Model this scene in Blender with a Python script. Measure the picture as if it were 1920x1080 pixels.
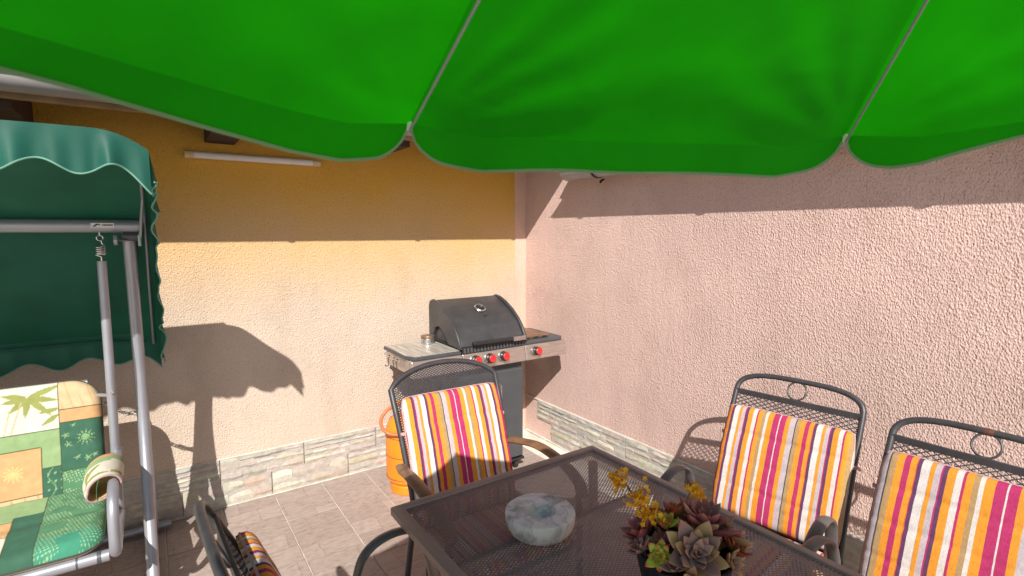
import bpy, math, random
from math import sin, cos, pi, radians, sqrt, atan2, exp
from mathutils import Vector, Matrix, noise
random.seed(7)
for o in list(bpy.data.objects): bpy.data.objects.remove(o)
SC = bpy.context.scene
COL = SC.collection

# ------------------------------------------------------------------ camera, world, sun, exposure
cam = bpy.data.cameras.new('camera'); camo = bpy.data.objects.new('camera', cam); COL.objects.link(camo)
camo.location = (-2.4807, -3.4143, 1.62)
camo.rotation_euler = (radians(90 - 6.1), 0, radians(-34.5))
cam.sensor_width = 36; cam.lens = 18.525; cam.clip_start = 0.02; cam.clip_end = 2000
cam.dof.use_dof = True; cam.dof.focus_distance = 2.6; cam.dof.aperture_fstop = 6.3
SC.camera = camo
SUN = Vector((0.6, 1.0, -0.954)).normalized()           # direction the light travels
w = bpy.data.worlds.new('World'); SC.world = w; w.use_nodes = True
nt = w.node_tree; bg = nt.nodes['Background']
sky = nt.nodes.new('ShaderNodeTexSky'); sky.sky_type = 'NISHITA'; sky.sun_disc = False
sky.sun_elevation = math.asin(-SUN.z); sky.sun_rotation = atan2(-SUN.x, -SUN.y)
nt.links.new(sky.outputs[0], bg.inputs[0]); bg.inputs[1].default_value = 0.06
sl = bpy.data.lights.new('sun', 'SUN'); sl.energy = 4.6; sl.angle = radians(0.5); sl.color = (1.0, 0.945, 0.86)
so = bpy.data.objects.new('sun', sl); COL.objects.link(so); so.location = (-4, -8, 8)
so.rotation_euler = SUN.to_track_quat('-Z', 'Y').to_euler()
SC.view_settings.view_transform = 'Standard'; SC.view_settings.look = 'None'
SC.view_settings.exposure = 0.52; SC.view_settings.gamma = 1.0; SC.view_settings.use_curve_mapping = False

# ------------------------------------------------------------------ mesh helpers
def V(*a): return Vector(a)
class MB:
    def __init__(s): s.v = []; s.f = []; s.m = []; s.a = {}
    def add(s, vs, fs, m=0, **attr):
        b = len(s.v); s.v += [tuple(p) for p in vs]
        s.f += [tuple(i + b for i in f) for f in fs]; s.m += [m] * len(fs)
        for k, vals in attr.items():
            s.a.setdefault(k, {}); 
            for i, x in enumerate(vals): s.a[k][b + i] = x
        return b
    def box(s, c, d, M=None, m=0):
        c = Vector(c); x, y, z = d[0] / 2, d[1] / 2, d[2] / 2
        vs = [Vector((i * x, j * y, k * z)) for i in (-1, 1) for j in (-1, 1) for k in (-1, 1)]
        if M: vs = [M @ p for p in vs]
        s.add([p + c for p in vs], [(0, 1, 3, 2), (4, 6, 7, 5), (0, 4, 5, 1), (2, 3, 7, 6), (0, 2, 6, 4), (1, 5, 7, 3)], m); return s
    def b2(s, x0, x1, y0, y1, z0, z1, m=0):
        return s.box(((x0 + x1) / 2, (y0 + y1) / 2, (z0 + z1) / 2), (x1 - x0, y1 - y0, z1 - z0), None, m)
    def tube(s, pts, r, seg=10, closed=False, cap=True, m=0, ry=None, up=None):
        """round (or oval: r across, ry along the up vector) tube along pts"""
        P = [Vector(p) for p in pts]; n = len(P)
        T = []
        for i in range(n):
            a = P[(i - 1) % n] if (closed or i > 0) else P[i]; b = P[(i + 1) % n] if (closed or i < n - 1) else P[i]
            t = b - a; T.append(t.normalized() if t.length > 1e-9 else Vector((0, 0, 1)))
        u = up if up else (Vector((0, 0, 1)) if abs(T[0].z) < .9 else Vector((1, 0, 0)))
        u = Vector(u); rings = []
        for i in range(n):
            if up: u = Vector(up)
            u = u - T[i] * u.dot(T[i]); u.normalize(); w_ = T[i].cross(u)
            rr = r[i] if isinstance(r, (list, tuple)) else r; r2 = ry if ry else rr
            rings.append([P[i] + w_ * (rr * cos(2 * pi * k / seg)) + u * (r2 * sin(2 * pi * k / seg)) for k in range(seg)])
        vs = [p for R_ in rings for p in R_]; fs = []
        for i in range(n if closed else n - 1):
            j = (i + 1) % n
            for k in range(seg):
                k2 = (k + 1) % seg; fs.append((i * seg + k, i * seg + k2, j * seg + k2, j * seg + k))
        if cap and not closed:
            fs.append(tuple(range(seg))[::-1]); fs.append(tuple(range((n - 1) * seg, n * seg)))
        s.add(vs, fs, m); return s
    def lathe(s, prof, seg=32, c=(0, 0, 0), m=0, M=None, cap=True):
        vs = []; fs = []; n = len(prof); c = Vector(c)
        for r, z in prof:
            for k in range(seg):
                p = Vector((r * cos(2 * pi * k / seg), r * sin(2 * pi * k / seg), z))
                if M: p = M @ p
                vs.append(p + c)
        for i in range(n - 1):
            for k in range(seg):
                k2 = (k + 1) % seg; fs.append((i * seg + k, i * seg + k2, (i + 1) * seg + k2, (i + 1) * seg + k))
        if cap:
            fs.append(tuple(range(seg))[::-1]); fs.append(tuple(range((n - 1) * seg, n * seg)))
        s.add(vs, fs, m); return s
    def grid(s, fn, nu, nv, m=0, attrs=None, closeu=False):
        vs = []; fs = []; at = {k: [] for k in (attrs or {})}
        for j in range(nv + 1):
            for i in range(nu + 1):
                u, v_ = i / nu, j / nv; vs.append(fn(u, v_))
                for k in at: at[k].append(attrs[k](u, v_))
        for j in range(nv):
            for i in range(nu):
                a = j * (nu + 1) + i; fs.append((a, a + 1, a + nu + 2, a + nu + 1))
        s.add(vs, fs, m, **at); return s
    def prism(s, poly, axis, a, b, m=0):
        """extrude polygon of (p,q) along axis from a to b; axis 'x': (y,z)  'y': (x,z)  'z': (x,y)"""
        n = len(poly)
        def mk(p, t): return {'x': (t, p[0], p[1]), 'y': (p[0], t, p[1]), 'z': (p[0], p[1], t)}[axis]
        vs = [mk(p, a) for p in poly] + [mk(p, b) for p in poly]
        fs = [tuple(range(n))[::-1], tuple(range(n, 2 * n))] + [(i, (i + 1) % n, n + (i + 1) % n, n + i) for i in range(n)]
        s.add(vs, fs, m); return s
    def mesh(s, name, mats, smooth=35):
        me = bpy.data.meshes.new(name); me.from_pydata(s.v, [], s.f); me.validate()
        for mt in (mats if isinstance(mats, (list, tuple)) else [mats]): me.materials.append(mt)
        if len(me.polygons) == len(s.m): me.polygons.foreach_set('material_index', s.m)
        for k, dct in s.a.items():
            ex = next(iter(dct.values()))
            if isinstance(ex, tuple):
                at = me.attributes.new(k, 'FLOAT_COLOR', 'POINT')
                for i, x in dct.items(): at.data[i].color = (*x, 1)
            else:
                at = me.attributes.new(k, 'FLOAT', 'POINT')
                for i, x in dct.items(): at.data[i].value = x
        import bmesh
        bm = bmesh.new(); bm.from_mesh(me); bmesh.ops.recalc_face_normals(bm, faces=bm.faces); bm.to_mesh(me); bm.free()
        if smooth:
            me.polygons.foreach_set('use_smooth', [True] * len(me.polygons)); me.set_sharp_from_angle(angle=radians(smooth))
        me.update(); return me
    def build(s, name, mats, parent=None, smooth=35, bevel=0, segs=2, loc=None):
        o = bpy.data.objects.new(name, s.mesh(name, mats, smooth)); COL.objects.link(o)
        if parent: o.parent = parent
        if loc: o.location = loc
        if bevel:
            md = o.modifiers.new('bevel', 'BEVEL'); md.width = bevel; md.segments = segs; md.limit_method = 'ANGLE'; md.angle_limit = radians(40)
        return o
def tag(o, label=None, cat=None, group=None, kind=None):
    if label: o['label'] = label
    if cat: o['category'] = cat
    if group: o['group'] = group
    if kind: o['kind'] = kind
    return o
def thing(name, label, cat, loc=(0, 0, 0), rz=0, group=None):
    o = bpy.data.objects.new(name, None); COL.objects.link(o); o.location = loc; o.rotation_euler = (0, 0, rz); o.empty_display_size = .1
    return tag(o, label, cat, group)
def obj(name, me, parent=None, loc=(0, 0, 0), rot=(0, 0, 0)):
    o = bpy.data.objects.new(name, me); COL.objects.link(o); o.parent = parent; o.location = loc; o.rotation_euler = rot; return o
def arc(c, r, a0, a1, n, plane='xz'):
    out = []
    for i in range(n + 1):
        a = a0 + (a1 - a0) * i / n; p, q = r * cos(a), r * sin(a)
        out.append({'xz': V(c[0] + p, c[1], c[2] + q), 'xy': V(c[0] + p, c[1] + q, c[2]), 'yz': V(c[0], c[1] + p, c[2] + q)}[plane])
    return out
def smoothpath(pts, n=6):
    """Catmull-Rom through the points"""
    P = [Vector(p) for p in pts]; P = [P[0] * 2 - P[1]] + P + [P[-1] * 2 - P[-2]]; out = []
    for i in range(1, len(P) - 2):
        for k in range(n):
            t = k / n; a, b, c, d = P[i - 1], P[i], P[i + 1], P[i + 2]
            out.append(.5 * ((2 * b) + (c - a) * t + (2 * a - 5 * b + 4 * c - d) * t * t + (3 * b - a - 3 * c + d) * t ** 3))
    out.append(P[-2]); return out
def nz(x, y=0, z=0): return noise.noise(Vector((x, y, z)))

# ------------------------------------------------------------------ material helpers
def newmat(name):
    m = bpy.data.materials.new(name); m.use_nodes = True; return m, m.node_tree, m.node_tree.nodes['Principled BSDF']
def N(nt, t, **kw):
    n = nt.nodes.new(t)
    for k, v_ in kw.items(): setattr(n, k, v_)
    return n
def ramp(nt, stops, interp='LINEAR'):
    r = nt.nodes.new('ShaderNodeValToRGB'); e = r.color_ramp; e.interpolation = interp
    while len(e.elements) > 1: e.elements.remove(e.elements[-1])
    e.elements[0].position = stops[0][0]; e.elements[0].color = (*stops[0][1], 1)
    for p, c in stops[1:]:
        q = e.elements.new(p); q.color = (*c, 1)
    return r
def coords(nt, scale=(1, 1, 1), kind='Object', rot=(0, 0, 0)):
    tc = N(nt, 'ShaderNodeTexCoord'); mp = N(nt, 'ShaderNodeMapping'); mp.inputs['Scale'].default_value = scale; mp.inputs['Rotation'].default_value = rot
    nt.links.new(tc.outputs[kind], mp.inputs[0]); return mp.outputs[0]
def noisetex(nt, vec, scale, detail=4, rough=.55):
    n = N(nt, 'ShaderNodeTexNoise'); n.inputs['Scale'].default_value = scale; n.inputs['Detail'].default_value = detail; n.inputs['Roughness'].default_value = rough
    nt.links.new(vec, n.inputs['Vector']); return n
def bump(nt, bs, height, strength=.5, dist=.002, prev=None):
    b = N(nt, 'ShaderNodeBump'); b.inputs['Strength'].default_value = strength; b.inputs['Distance'].default_value = dist
    nt.links.new(height, b.inputs['Height'])
    if prev: nt.links.new(prev.outputs[0], b.inputs['Normal'])
    nt.links.new(b.outputs[0], bs.inputs['Normal']); return b
def simple(name, col, rough=.5, metal=0.0, var=.12, scale=12, bmp=0, bscale=120, bdist=.001, spec=.5, kind='Object'):
    m, nt, bs = newmat(name)
    vec = coords(nt, kind=kind); n = noisetex(nt, vec, scale, 5)
    lo = tuple(c * (1 - var) for c in col); hi = tuple(min(1, c * (1 + var)) for c in col)
    r = ramp(nt, [(.3, lo), (.7, hi)]); nt.links.new(n.outputs[0], r.inputs[0]); nt.links.new(r.outputs[0], bs.inputs['Base Color'])
    bs.inputs['Roughness'].default_value = rough; bs.inputs['Metallic'].default_value = metal; bs.inputs['Specular IOR Level'].default_value = spec
    if rough > .05:
        mr = N(nt, 'ShaderNodeMapRange'); mr.inputs[3].default_value = max(.03, rough - .08); mr.inputs[4].default_value = min(1, rough + .1)
        n2 = noisetex(nt, vec, scale * 3.1, 3); nt.links.new(n2.outputs[0], mr.inputs[0]); nt.links.new(mr.outputs[0], bs.inputs['Roughness'])
    if bmp:
        n3 = noisetex(nt, vec, bscale, 3); bump(nt, bs, n3.outputs[0], bmp, bdist)
    return m
def stucco(name, col, grain, dist, stretch, streak=.0, var=.06, upper=None):
    m, nt, bs = newmat(name); vec = coords(nt, stretch); plain = coords(nt)
    big = noisetex(nt, plain, 1.3, 4); fine = noisetex(nt, vec, grain, 3, .6)
    lo = tuple(c * (1 - var) for c in col); hi = tuple(min(1, c * (1 + var)) for c in col)
    r = ramp(nt, [(.35, lo), (.65, hi)]); nt.links.new(big.outputs[0], r.inputs[0])
    st = noisetex(nt, coords(nt, (1, 1, .55)), 4.2, 7, .62); r0 = ramp(nt, [(.30, (.90, .885, .87)), (.5, (1, 1, 1)), (.75, (1.05, 1.04, 1.03))]); nt.links.new(st.outputs[0], r0.inputs[0])
    m0 = N(nt, 'ShaderNodeMix', data_type='RGBA', blend_type='MULTIPLY'); m0.inputs[0].default_value = 1; nt.links.new(r.outputs[0], m0.inputs[6]); nt.links.new(r0.outputs[0], m0.inputs[7])
    base = m0.outputs[2]
    if upper:      # ochre higher up, pinker below; warm tint of the eave shade painted in
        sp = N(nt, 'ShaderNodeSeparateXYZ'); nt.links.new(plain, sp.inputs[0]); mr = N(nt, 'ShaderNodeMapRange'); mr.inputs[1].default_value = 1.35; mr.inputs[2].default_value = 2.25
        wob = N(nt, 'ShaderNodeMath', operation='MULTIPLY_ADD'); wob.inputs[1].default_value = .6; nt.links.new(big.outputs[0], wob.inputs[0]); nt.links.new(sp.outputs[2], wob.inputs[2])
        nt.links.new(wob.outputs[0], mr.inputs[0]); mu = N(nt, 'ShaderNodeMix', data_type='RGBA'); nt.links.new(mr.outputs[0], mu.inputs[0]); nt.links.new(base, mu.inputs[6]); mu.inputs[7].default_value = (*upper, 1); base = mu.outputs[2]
    # darker tone in the pits of the grain
    r2 = ramp(nt, [(.31, (.52, .46, .43)), (.43, (1, 1, 1))]); nt.links.new(fine.outputs[0], r2.inputs[0])
    mx = N(nt, 'ShaderNodeMix', data_type='RGBA', blend_type='MULTIPLY'); mx.inputs[0].default_value = 1
    nt.links.new(base, mx.inputs[6]); nt.links.new(r2.outputs[0], mx.inputs[7]); nt.links.new(mx.outputs[2], bs.inputs['Base Color'])
    bs.inputs['Roughness'].default_value = .9; bs.inputs['Specular IOR Level'].default_value = .2
    b1 = bump(nt, bs, fine.outputs[0], 1.0, dist)
    vo = N(nt, 'ShaderNodeTexVoronoi'); vo.inputs['Scale'].default_value = grain * .8; nt.links.new(vec, vo.inputs['Vector'])
    b2 = bump(nt, bs, vo.outputs[0], .8, dist * .8, b1)
    if streak:
        sv = coords(nt, (1, 1, .12)); sn = noisetex(nt, sv, 26, 4); bump(nt, bs, sn.outputs[0], 1, streak, b2)
    return m
def vcol(name, rough=.85, attr='col', nscale=60, namt=.25, bmp=.5, bscale=200, bdist=.001, spec=.3):
    m, nt, bs = newmat(name); a = N(nt, 'ShaderNodeAttribute'); a.attribute_name = attr
    vec = coords(nt); n = noisetex(nt, vec, nscale, 5, .65)
    r = ramp(nt, [(.25, (1 - namt,) * 3), (.75, (1 + namt * .5,) * 3)]); nt.links.new(n.outputs[0], r.inputs[0])
    mx = N(nt, 'ShaderNodeMix', data_type='RGBA', blend_type='MULTIPLY'); mx.inputs[0].default_value = 1
    nt.links.new(a.outputs['Color'], mx.inputs[6]); nt.links.new(r.outputs[0], mx.inputs[7]); nt.links.new(mx.outputs[2], bs.inputs['Base Color'])
    bs.inputs['Roughness'].default_value = rough; bs.inputs['Specular IOR Level'].default_value = spec
    n3 = noisetex(nt, vec, bscale, 4); bump(nt, bs, n3.outputs[0], bmp, bdist); return m
def fabric(name, col, trans, tcol, rough=.8, var=.12, weave=900, wr=.0):
    m, nt, bs = newmat(name); vec = coords(nt); n = noisetex(nt, vec, 3.5, 5)
    def vr(c):
        r = ramp(nt, [(.3, tuple(x * (1 - var) for x in c)), (.7, tuple(min(1, x * (1 + var)) for x in c))]); nt.links.new(n.outputs[0], r.inputs[0]); return r
    nt.links.new(vr(col).outputs[0], bs.inputs['Base Color']); bs.inputs['Roughness'].default_value = rough; bs.inputs['Specular IOR Level'].default_value = .25
    n3 = noisetex(nt, vec, weave, 2); bb = bump(nt, bs, n3.outputs[0], .25, .0004)
    if wr:
        dn = noisetex(nt, vec, 2.2, 2); ad = N(nt, 'ShaderNodeVectorMath', operation='MULTIPLY_ADD'); ad.inputs[1].default_value = (.45, .45, .45); nt.links.new(dn.outputs[1], ad.inputs[0]); nt.links.new(vec, ad.inputs[2])
        cr = noisetex(nt, ad.outputs[0], 3.6, 2, .5); bb = bump(nt, bs, cr.outputs[0], 1.0, wr, bb)
    if trans:
        t = N(nt, 'ShaderNodeBsdfTranslucent'); nt.links.new(bb.outputs[0], t.inputs['Normal']); nt.links.new(vr(tcol).outputs[0], t.inputs[0])
        mx = N(nt, 'ShaderNodeMixShader'); mx.inputs[0].default_value = trans
        nt.links.new(bs.outputs[0], mx.inputs[1]); nt.links.new(t.outputs[0], mx.inputs[2]); nt.links.new(mx.outputs[0], nt.nodes['Material Output'].inputs[0])
    return m

M = {}
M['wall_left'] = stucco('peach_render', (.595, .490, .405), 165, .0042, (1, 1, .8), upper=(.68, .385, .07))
M['wall_right'] = stucco('pink_scratch_render', (.70, .505, .455), 185, .0055, (1, 1, .64), .003)
M['wall_strip'] = stucco('pale_pink_render', (.70, .47, .38), 210, .002, (1, 1, 1))
M['grout'] = simple('pale_grout', (.66, .61, .55), .95, bmp=.6, bscale=90, bdist=.002, var=.25)
M['stone'] = vcol('split_stone_tile', .85, nscale=34, namt=.26, bmp=1, bscale=85, bdist=.003)
M['silver'] = simple('silver_painted_steel', (.36, .37, .42), .38, .5, .05, 8)
M['chrome'] = simple('bright_steel', (.62, .62, .62), .22, 1.0, .06, 30)
M['chairmetal'] = simple('charcoal_painted_steel', (.055, .052, .058), .42, .2, .2, 25, .25, 260, .0005)
M['armmetal'] = simple('grey_painted_arm', (.13, .12, .125), .4, .2, .15, 14)
M['bronze'] = simple('brown_wooden_arm', (.20, .105, .055), .38, 0, .3, 18)
M['tableframe'] = simple('brown_grey_painted_frame', (.30, .225, .205), .40, .2, .1, 10)
M['tablemesh'] = simple('dark_brown_mesh', (.195, .155, .168), .36, .3, .12, 10)
M['black'] = simple('black_enamel', (.022, .022, .025), .38, 0, .2, 12)
M['lid'] = simple('black_lid_enamel', (.045, .045, .049), .40, 0, .25, 9, .15, 300, .0004)
M['anthracite'] = simple('anthracite_cabinet', (.085, .09, .10), .45, .3, .1, 10)
M['red'] = simple('red_knob', (.62, .03, .03), .3, 0, .1, 20)
M['rubber'] = simple('black_rubber', (.02, .02, .02), .7)
M['orange'] = simple('orange_cylinder_paint', (.85, .24, .012), .42, 0, .1, 9, .15, 60, .001)
M['hose'] = simple('orange_rubber_hose', (.55, .17, .06), .5)
M['wood'] = simple('tan_fascia_board', (.34, .22, .12), .75, 0, .25, 9, .4, 60)
M['darkwood'] = simple('dark_brown_beam', (.045, .022, .013), .8, 0, .4, 14, .5, 60)
M['gutter'] = simple('grey_gutter_metal', (.36, .34, .345), .55, .25, .1, 6)
M['rooftile'] = simple('terracotta_roof', (.38, .14, .07), .85, 0, .3, 7, .4, 40)
M['plastic_cream'] = simple('cream_plastic', (.62, .48, .28), .5)
M['plastic_white'] = simple('white_plastic_tube', (.72, .70, .70), .35, 0, .03)
M['pot'] = simple('dark_blue_ceramic', (.012, .014, .022), .35, 0, .4, 30, .8, 160, .002)
M['soil'] = simple('dark_soil', (.03, .022, .016), .95, 0, .5, 60, .9, 120, .004)
M['parasol'] = fabric('green_parasol_fabric', (.006, .39, .001), .56, (.008, .34, .0005), .75, .16, wr=.014)
M['parasoltrim'] = fabric('pale_green_binding', (.24, .38, .24), .25, (.2, .35, .2), .8)
M['canopy'] = fabric('dark_green_canopy_fabric', (.013, .092, .068), .13, (.012, .17, .045), .50, .2)
M['canopytrim'] = fabric('pale_green_piping', (.15, .33, .26), .1, (.2, .4, .3), .6)
M['swingcush'] = vcol('patchwork_cotton', .9, 'col', 45, .10, .35, 700, .0006)
M['piping'] = simple('pale_cushion_piping', (.45, .30, .30), .9)
M['navypiping'] = simple('dark_cushion_piping', (.05, .06, .05), .9)
M['tin'] = simple('tin_can_metal', (.55, .55, .54), .25, .9, .1, 30)

def brushed(name, col, rough, streak=(1, 40, 40)):
    m, nt, bs = newmat(name); vec = coords(nt, streak); n = noisetex(nt, vec, 9, 4)
    r = ramp(nt, [(.3, tuple(c * .72 for c in col)), (.7, tuple(min(1, c * 1.2) for c in col))]); nt.links.new(n.outputs[0], r.inputs[0])
    nt.links.new(r.outputs[0], bs.inputs['Base Color']); bs.inputs['Metallic'].default_value = .9; bs.inputs['Roughness'].default_value = rough
    return m
M['steel'] = brushed('brushed_steel_panel', (.62, .56, .52), .34)
M['shelf'] = brushed('streaky_steel_shelf', (.52, .49, .45), .42, (7, .5, 1))
M['shelf'].node_tree.nodes['Color Ramp'].color_ramp.elements[0].color = (.26, .25, .23, 1)
M['shelf'].node_tree.nodes['Principled BSDF'].inputs['Metallic'].default_value = .25

def marble():
    m, nt, bs = newmat('grey_veined_marble'); vec = coords(nt); n = noisetex(nt, vec, 14, 8, .65)
    wv = N(nt, 'ShaderNodeTexWave'); wv.inputs['Scale'].default_value = 3; wv.inputs['Distortion'].default_value = 22; wv.inputs['Detail'].default_value = 5; wv.inputs['Detail Scale'].default_value = 2.2
    nt.links.new(vec, wv.inputs['Vector'])
    r1 = ramp(nt, [(.30, (.20, .21, .19)), (.40, (.52, .47, .48)), (.50, (.78, .69, .70)), (.68, (.86, .76, .74))]); nt.links.new(n.outputs[0], r1.inputs[0])
    r2 = ramp(nt, [(.0, (.50, .50, .50)), (.10, (.75, .77, .78)), (.3, (1, 1, 1))]); nt.links.new(wv.outputs[1], r2.inputs[0])
    mx = N(nt, 'ShaderNodeMix', data_type='RGBA', blend_type='MULTIPLY'); mx.inputs[0].default_value = .5
    nt.links.new(r1.outputs[0], mx.inputs[6]); nt.links.new(r2.outputs[0], mx.inputs[7]); nt.links.new(mx.outputs[2], bs.inputs['Base Color'])
    bs.inputs['Roughness'].default_value = .5; n3 = noisetex(nt, vec, 90, 4); bump(nt, bs, n3.outputs[0], .4, .001); return m
M['marble'] = marble()

def floortile():
    m, nt, bs = newmat('stone_look_floor_tile'); oi = N(nt, 'ShaderNodeObjectInfo'); tc = N(nt, 'ShaderNodeTexCoord')
    cmb = N(nt, 'ShaderNodeCombineXYZ'); mul = N(nt, 'ShaderNodeMath', operation='MULTIPLY'); mul.inputs[1].default_value = 37.0
    nt.links.new(oi.outputs['Random'], mul.inputs[0])
    for k in range(3): nt.links.new(mul.outputs[0], cmb.inputs[k])
    ad = N(nt, 'ShaderNodeVectorMath', operation='ADD'); nt.links.new(tc.outputs['Object'], ad.inputs[0]); nt.links.new(cmb.outputs[0], ad.inputs[1])
    br = N(nt, 'ShaderNodeTexBrick'); br.inputs['Scale'].default_value = 1; br.inputs['Brick Width'].default_value = .24; br.inputs['Row Height'].default_value = .145
    br.inputs['Mortar Size'].default_value = .003; br.inputs['Mortar Smooth'].default_value = .6; br.offset = .37
    br.inputs['Color1'].default_value = (.385, .318, .292, 1); br.inputs['Color2'].default_value = (.325, .262, .24, 1); br.inputs['Mortar'].default_value = (.275, .22, .20, 1)
    nd = noisetex(nt, ad.outputs[0], 9, 3)
    wob = N(nt, 'ShaderNodeVectorMath', operation='MULTIPLY_ADD'); wob.inputs[1].default_value = (.035, .035, 0)
    nt.links.new(nd.outputs[1], wob.inputs[0]); nt.links.new(ad.outputs[0], wob.inputs[2]); nt.links.new(wob.outputs[0], br.inputs['Vector'])
    mp = N(nt, 'ShaderNodeMapping'); mp.inputs['Scale'].default_value = (1, 2.6, 1); nt.links.new(ad.outputs[0], mp.inputs[0])
    n = noisetex(nt, mp.outputs[0], 24, 8, .7); r = ramp(nt, [(.3, (.62, .62, .62)), (.5, (1, .98, .95)), (.72, (1.25, 1.2, 1.15))]); nt.links.new(n.outputs[0], r.inputs[0])
    mx = N(nt, 'ShaderNodeMix', data_type='RGBA', blend_type='MULTIPLY'); mx.inputs[0].default_value = .9
    nt.links.new(br.outputs[0], mx.inputs[6]); nt.links.new(r.outputs[0], mx.inputs[7]); nt.links.new(mx.outputs[2], bs.inputs['Base Color'])
    bs.inputs['Roughness'].default_value = .62; b1 = bump(nt, bs, br.outputs[1], -.5, .0015); bump(nt, bs, n.outputs[0], .6, .0015, b1); return m
M['floor'] = floortile()

# ------------------------------------------------------------------ ground and tiled floor
g = MB(); g.add([(-400, -400, -.006), (400, -400, -.006), (400, 400, -.006), (-400, 400, -.006)], [(0, 1, 2, 3)])
ground = tag(g.build('ground', M['grout'], smooth=0), 'pale grout bed and ground under the floor tiles', kind='structure')
TW, TL, GAP = .2835, .575, .006
def tile_mesh(wx, wy):
    b = MB(); x, y, h, e = wx / 2, wy / 2, .004, .0015
    vs = [(-x, -y, -.006), (x, -y, -.006), (x, y, -.006), (-x, y, -.006), (-x, -y, -e), (x, -y, -e), (x, y, -e), (-x, y, -e),
          (-x + e, -y + e, 0), (x - e, -y + e, 0), (x - e, y - e, 0), (-x + e, y - e, 0)]
    fs = [(8, 9, 10, 11)]
    for i in range(4):
        j = (i + 1) % 4; fs += [(i, j, 4 + j, 4 + i), (4 + i, 4 + j, 8 + j, 8 + i)]
    b.add(vs, fs); return b.mesh('floor_tile', M['floor'], 0)
tm = tile_mesh(TW - GAP, TL - GAP); tmf = tile_mesh(TW - GAP, .375 - GAP)
for i in range(-1, 15):
    xc = -1.365 - TW / 2 + (4 - i) * TW
    if xc + TW / 2 > .0: continue
    obj('floor_tile', tmf, ground, (xc, -.015 - .375 / 2, .0005 * random.random()))
    for j in range(8):
        obj('floor_tile', tm, ground, (xc, -.39 - TL * (j + .5), .0005 * random.random()))

# ------------------------------------------------------------------ walls with stone skirting tiles
def skirt_mesh(kind):
    """one split-face tile, x along 0.465, z up 0.143, faces -y: irregular stones with their own depth"""
    b = MB(); W, Hh = .464, .1425; z = 0.0
    pal = ([(.51, .46, .41), (.48, .44, .40), (.54, .49, .44), (.46, .425, .385), (.51, .44, .39), (.56, .52, .47)] if kind < 5 else
           [(.51, .44, .37), (.53, .48, .42), (.49, .43, .375), (.55, .50, .45), (.50, .42, .345), (.47, .43, .39)])
    rows = random.choice([3, 4, 5]) if kind < 5 else random.choice([2, 3])
    hs = [random.uniform(.6, 1.4) for _ in range(rows)]; t = sum(hs); hs = [h / t * Hh for h in hs]
    b.box((W / 2, -.004, Hh / 2), (W, .008, Hh)); 
    for i in range(8): b.a.setdefault('col', {})[i] = (.46, .42, .38)
    for h in hs:
        x = 0.0
        while x < W - .004:
            l = random.uniform(.05, .20) if kind < 5 else random.uniform(.08, .24)
            if W - x - l < .04: l = W - x
            d = random.uniform(.0105, .014); c = random.choice(pal); k = random.uniform(.85, 1.12); c = tuple(min(.9, q * k) for q in c)
            sk = random.uniform(-.25, .25) * h; n = max(2, int(l / .035)); e = .0012
            top = []; bot = []
            for i in range(n + 1):
                xx = x + e + (l - 2 * e) * i / n + (0 if i in (0, n) else random.uniform(-.006, .006))
                bot.append((xx, z + e + random.uniform(0, .15) * h * (i not in (0,))))
                top.append((xx, z + h - e - random.uniform(0, .12) * h))
            vs = []; fs = []
            for i in range(n + 1):
                dd = d + random.uniform(-.003, .003); dm = d + random.uniform(-.002, .006)
                zm = (bot[i][1] + top[i][1]) / 2 + sk * .3; en = .003 if i in (0, n) else 0
                vs += [(bot[i][0], -.007, bot[i][1]), (bot[i][0], -dd + .004 + en, bot[i][1] + .002), (bot[i][0], -dm + en, zm), (top[i][0], -dd + .003 + en, top[i][1] - .002), (top[i][0], -.007, top[i][1])]
            for i in range(n):
                for j in range(4): fs.append((i * 5 + j, i * 5 + 5 + j, i * 5 + 6 + j, i * 5 + 1 + j))
            fs += [(0, 1, 2, 3, 4), tuple(n * 5 + q for q in (4, 3, 2, 1, 0))]
            b.add(vs, fs, 0, col=[tuple(min(.9, q * random.uniform(.93, 1.07)) for q in c)] * len(vs)); x += l
        z += h
    return b.mesh('skirting_tile', M['stone'], 18)
upm = [skirt_mesh(k) for k in range(5)]; lom = [skirt_mesh(5 + k) for k in range(5)]

wl = thing('house_wall', 'peach rendered house wall behind the gas grill, with stone tiles along its foot', 'wall')
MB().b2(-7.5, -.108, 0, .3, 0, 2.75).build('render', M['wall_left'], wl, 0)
MB().b2(-.1078, .0, -.0015, .3, 0, 2.75).build('corner_strip', M['wall_strip'], wl, 0)
MB().b2(-7.5, -.02, -.006, -.0016, .2895, .2945).build('grout_line', M['grout'], wl, 0)
MB().b2(-7.5, -.02, -.016, -.002, 0, .0045).build('floor_joint', M['grout'], wl, 0)
for r_, (z0, off, ms) in enumerate(((.1465, -1.281 + .47 * 2 + .005, upm), (.0045, -1.945 + .47 * 3 + .47 + .005, lom))):
    for k in range(16):
        x1 = off - k * .47
        if x1 > -.01: continue
        me = ms[(k * 3 + r_) % 5]
        obj('skirting_tile', me, wl, (x1 - .467, -.0018, z0))
wr = thing('garden_wall', 'coarse pink scratch-rendered wall behind the two striped chairs', 'wall')
MB().b2(.0005, .3, -7.5, .3, 0, 2.75).build('render', M['wall_right'], wr, 0)
MB().b2(-.0075, .0003, -7.5, -.02, .2895, .298).build('grout_line', M['grout'], wr, 0)
MB().b2(-.016, .0003, -7.5, -.02, 0, .0045).build('floor_joint', M['grout'], wr, 0)
for r_, (z0, off, ms) in enumerate(((.1465, -.175, upm), (.0045, -.35, lom))):
    for k in range(-1, 13):
        y1 = off - k * .47
        if y1 > -.01: continue
        obj('skirting_tile', ms[(k * 2 + 1 + r_) % 5], wr, (-.0005, y1 - .003, z0), (0, 0, -pi / 2))

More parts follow.
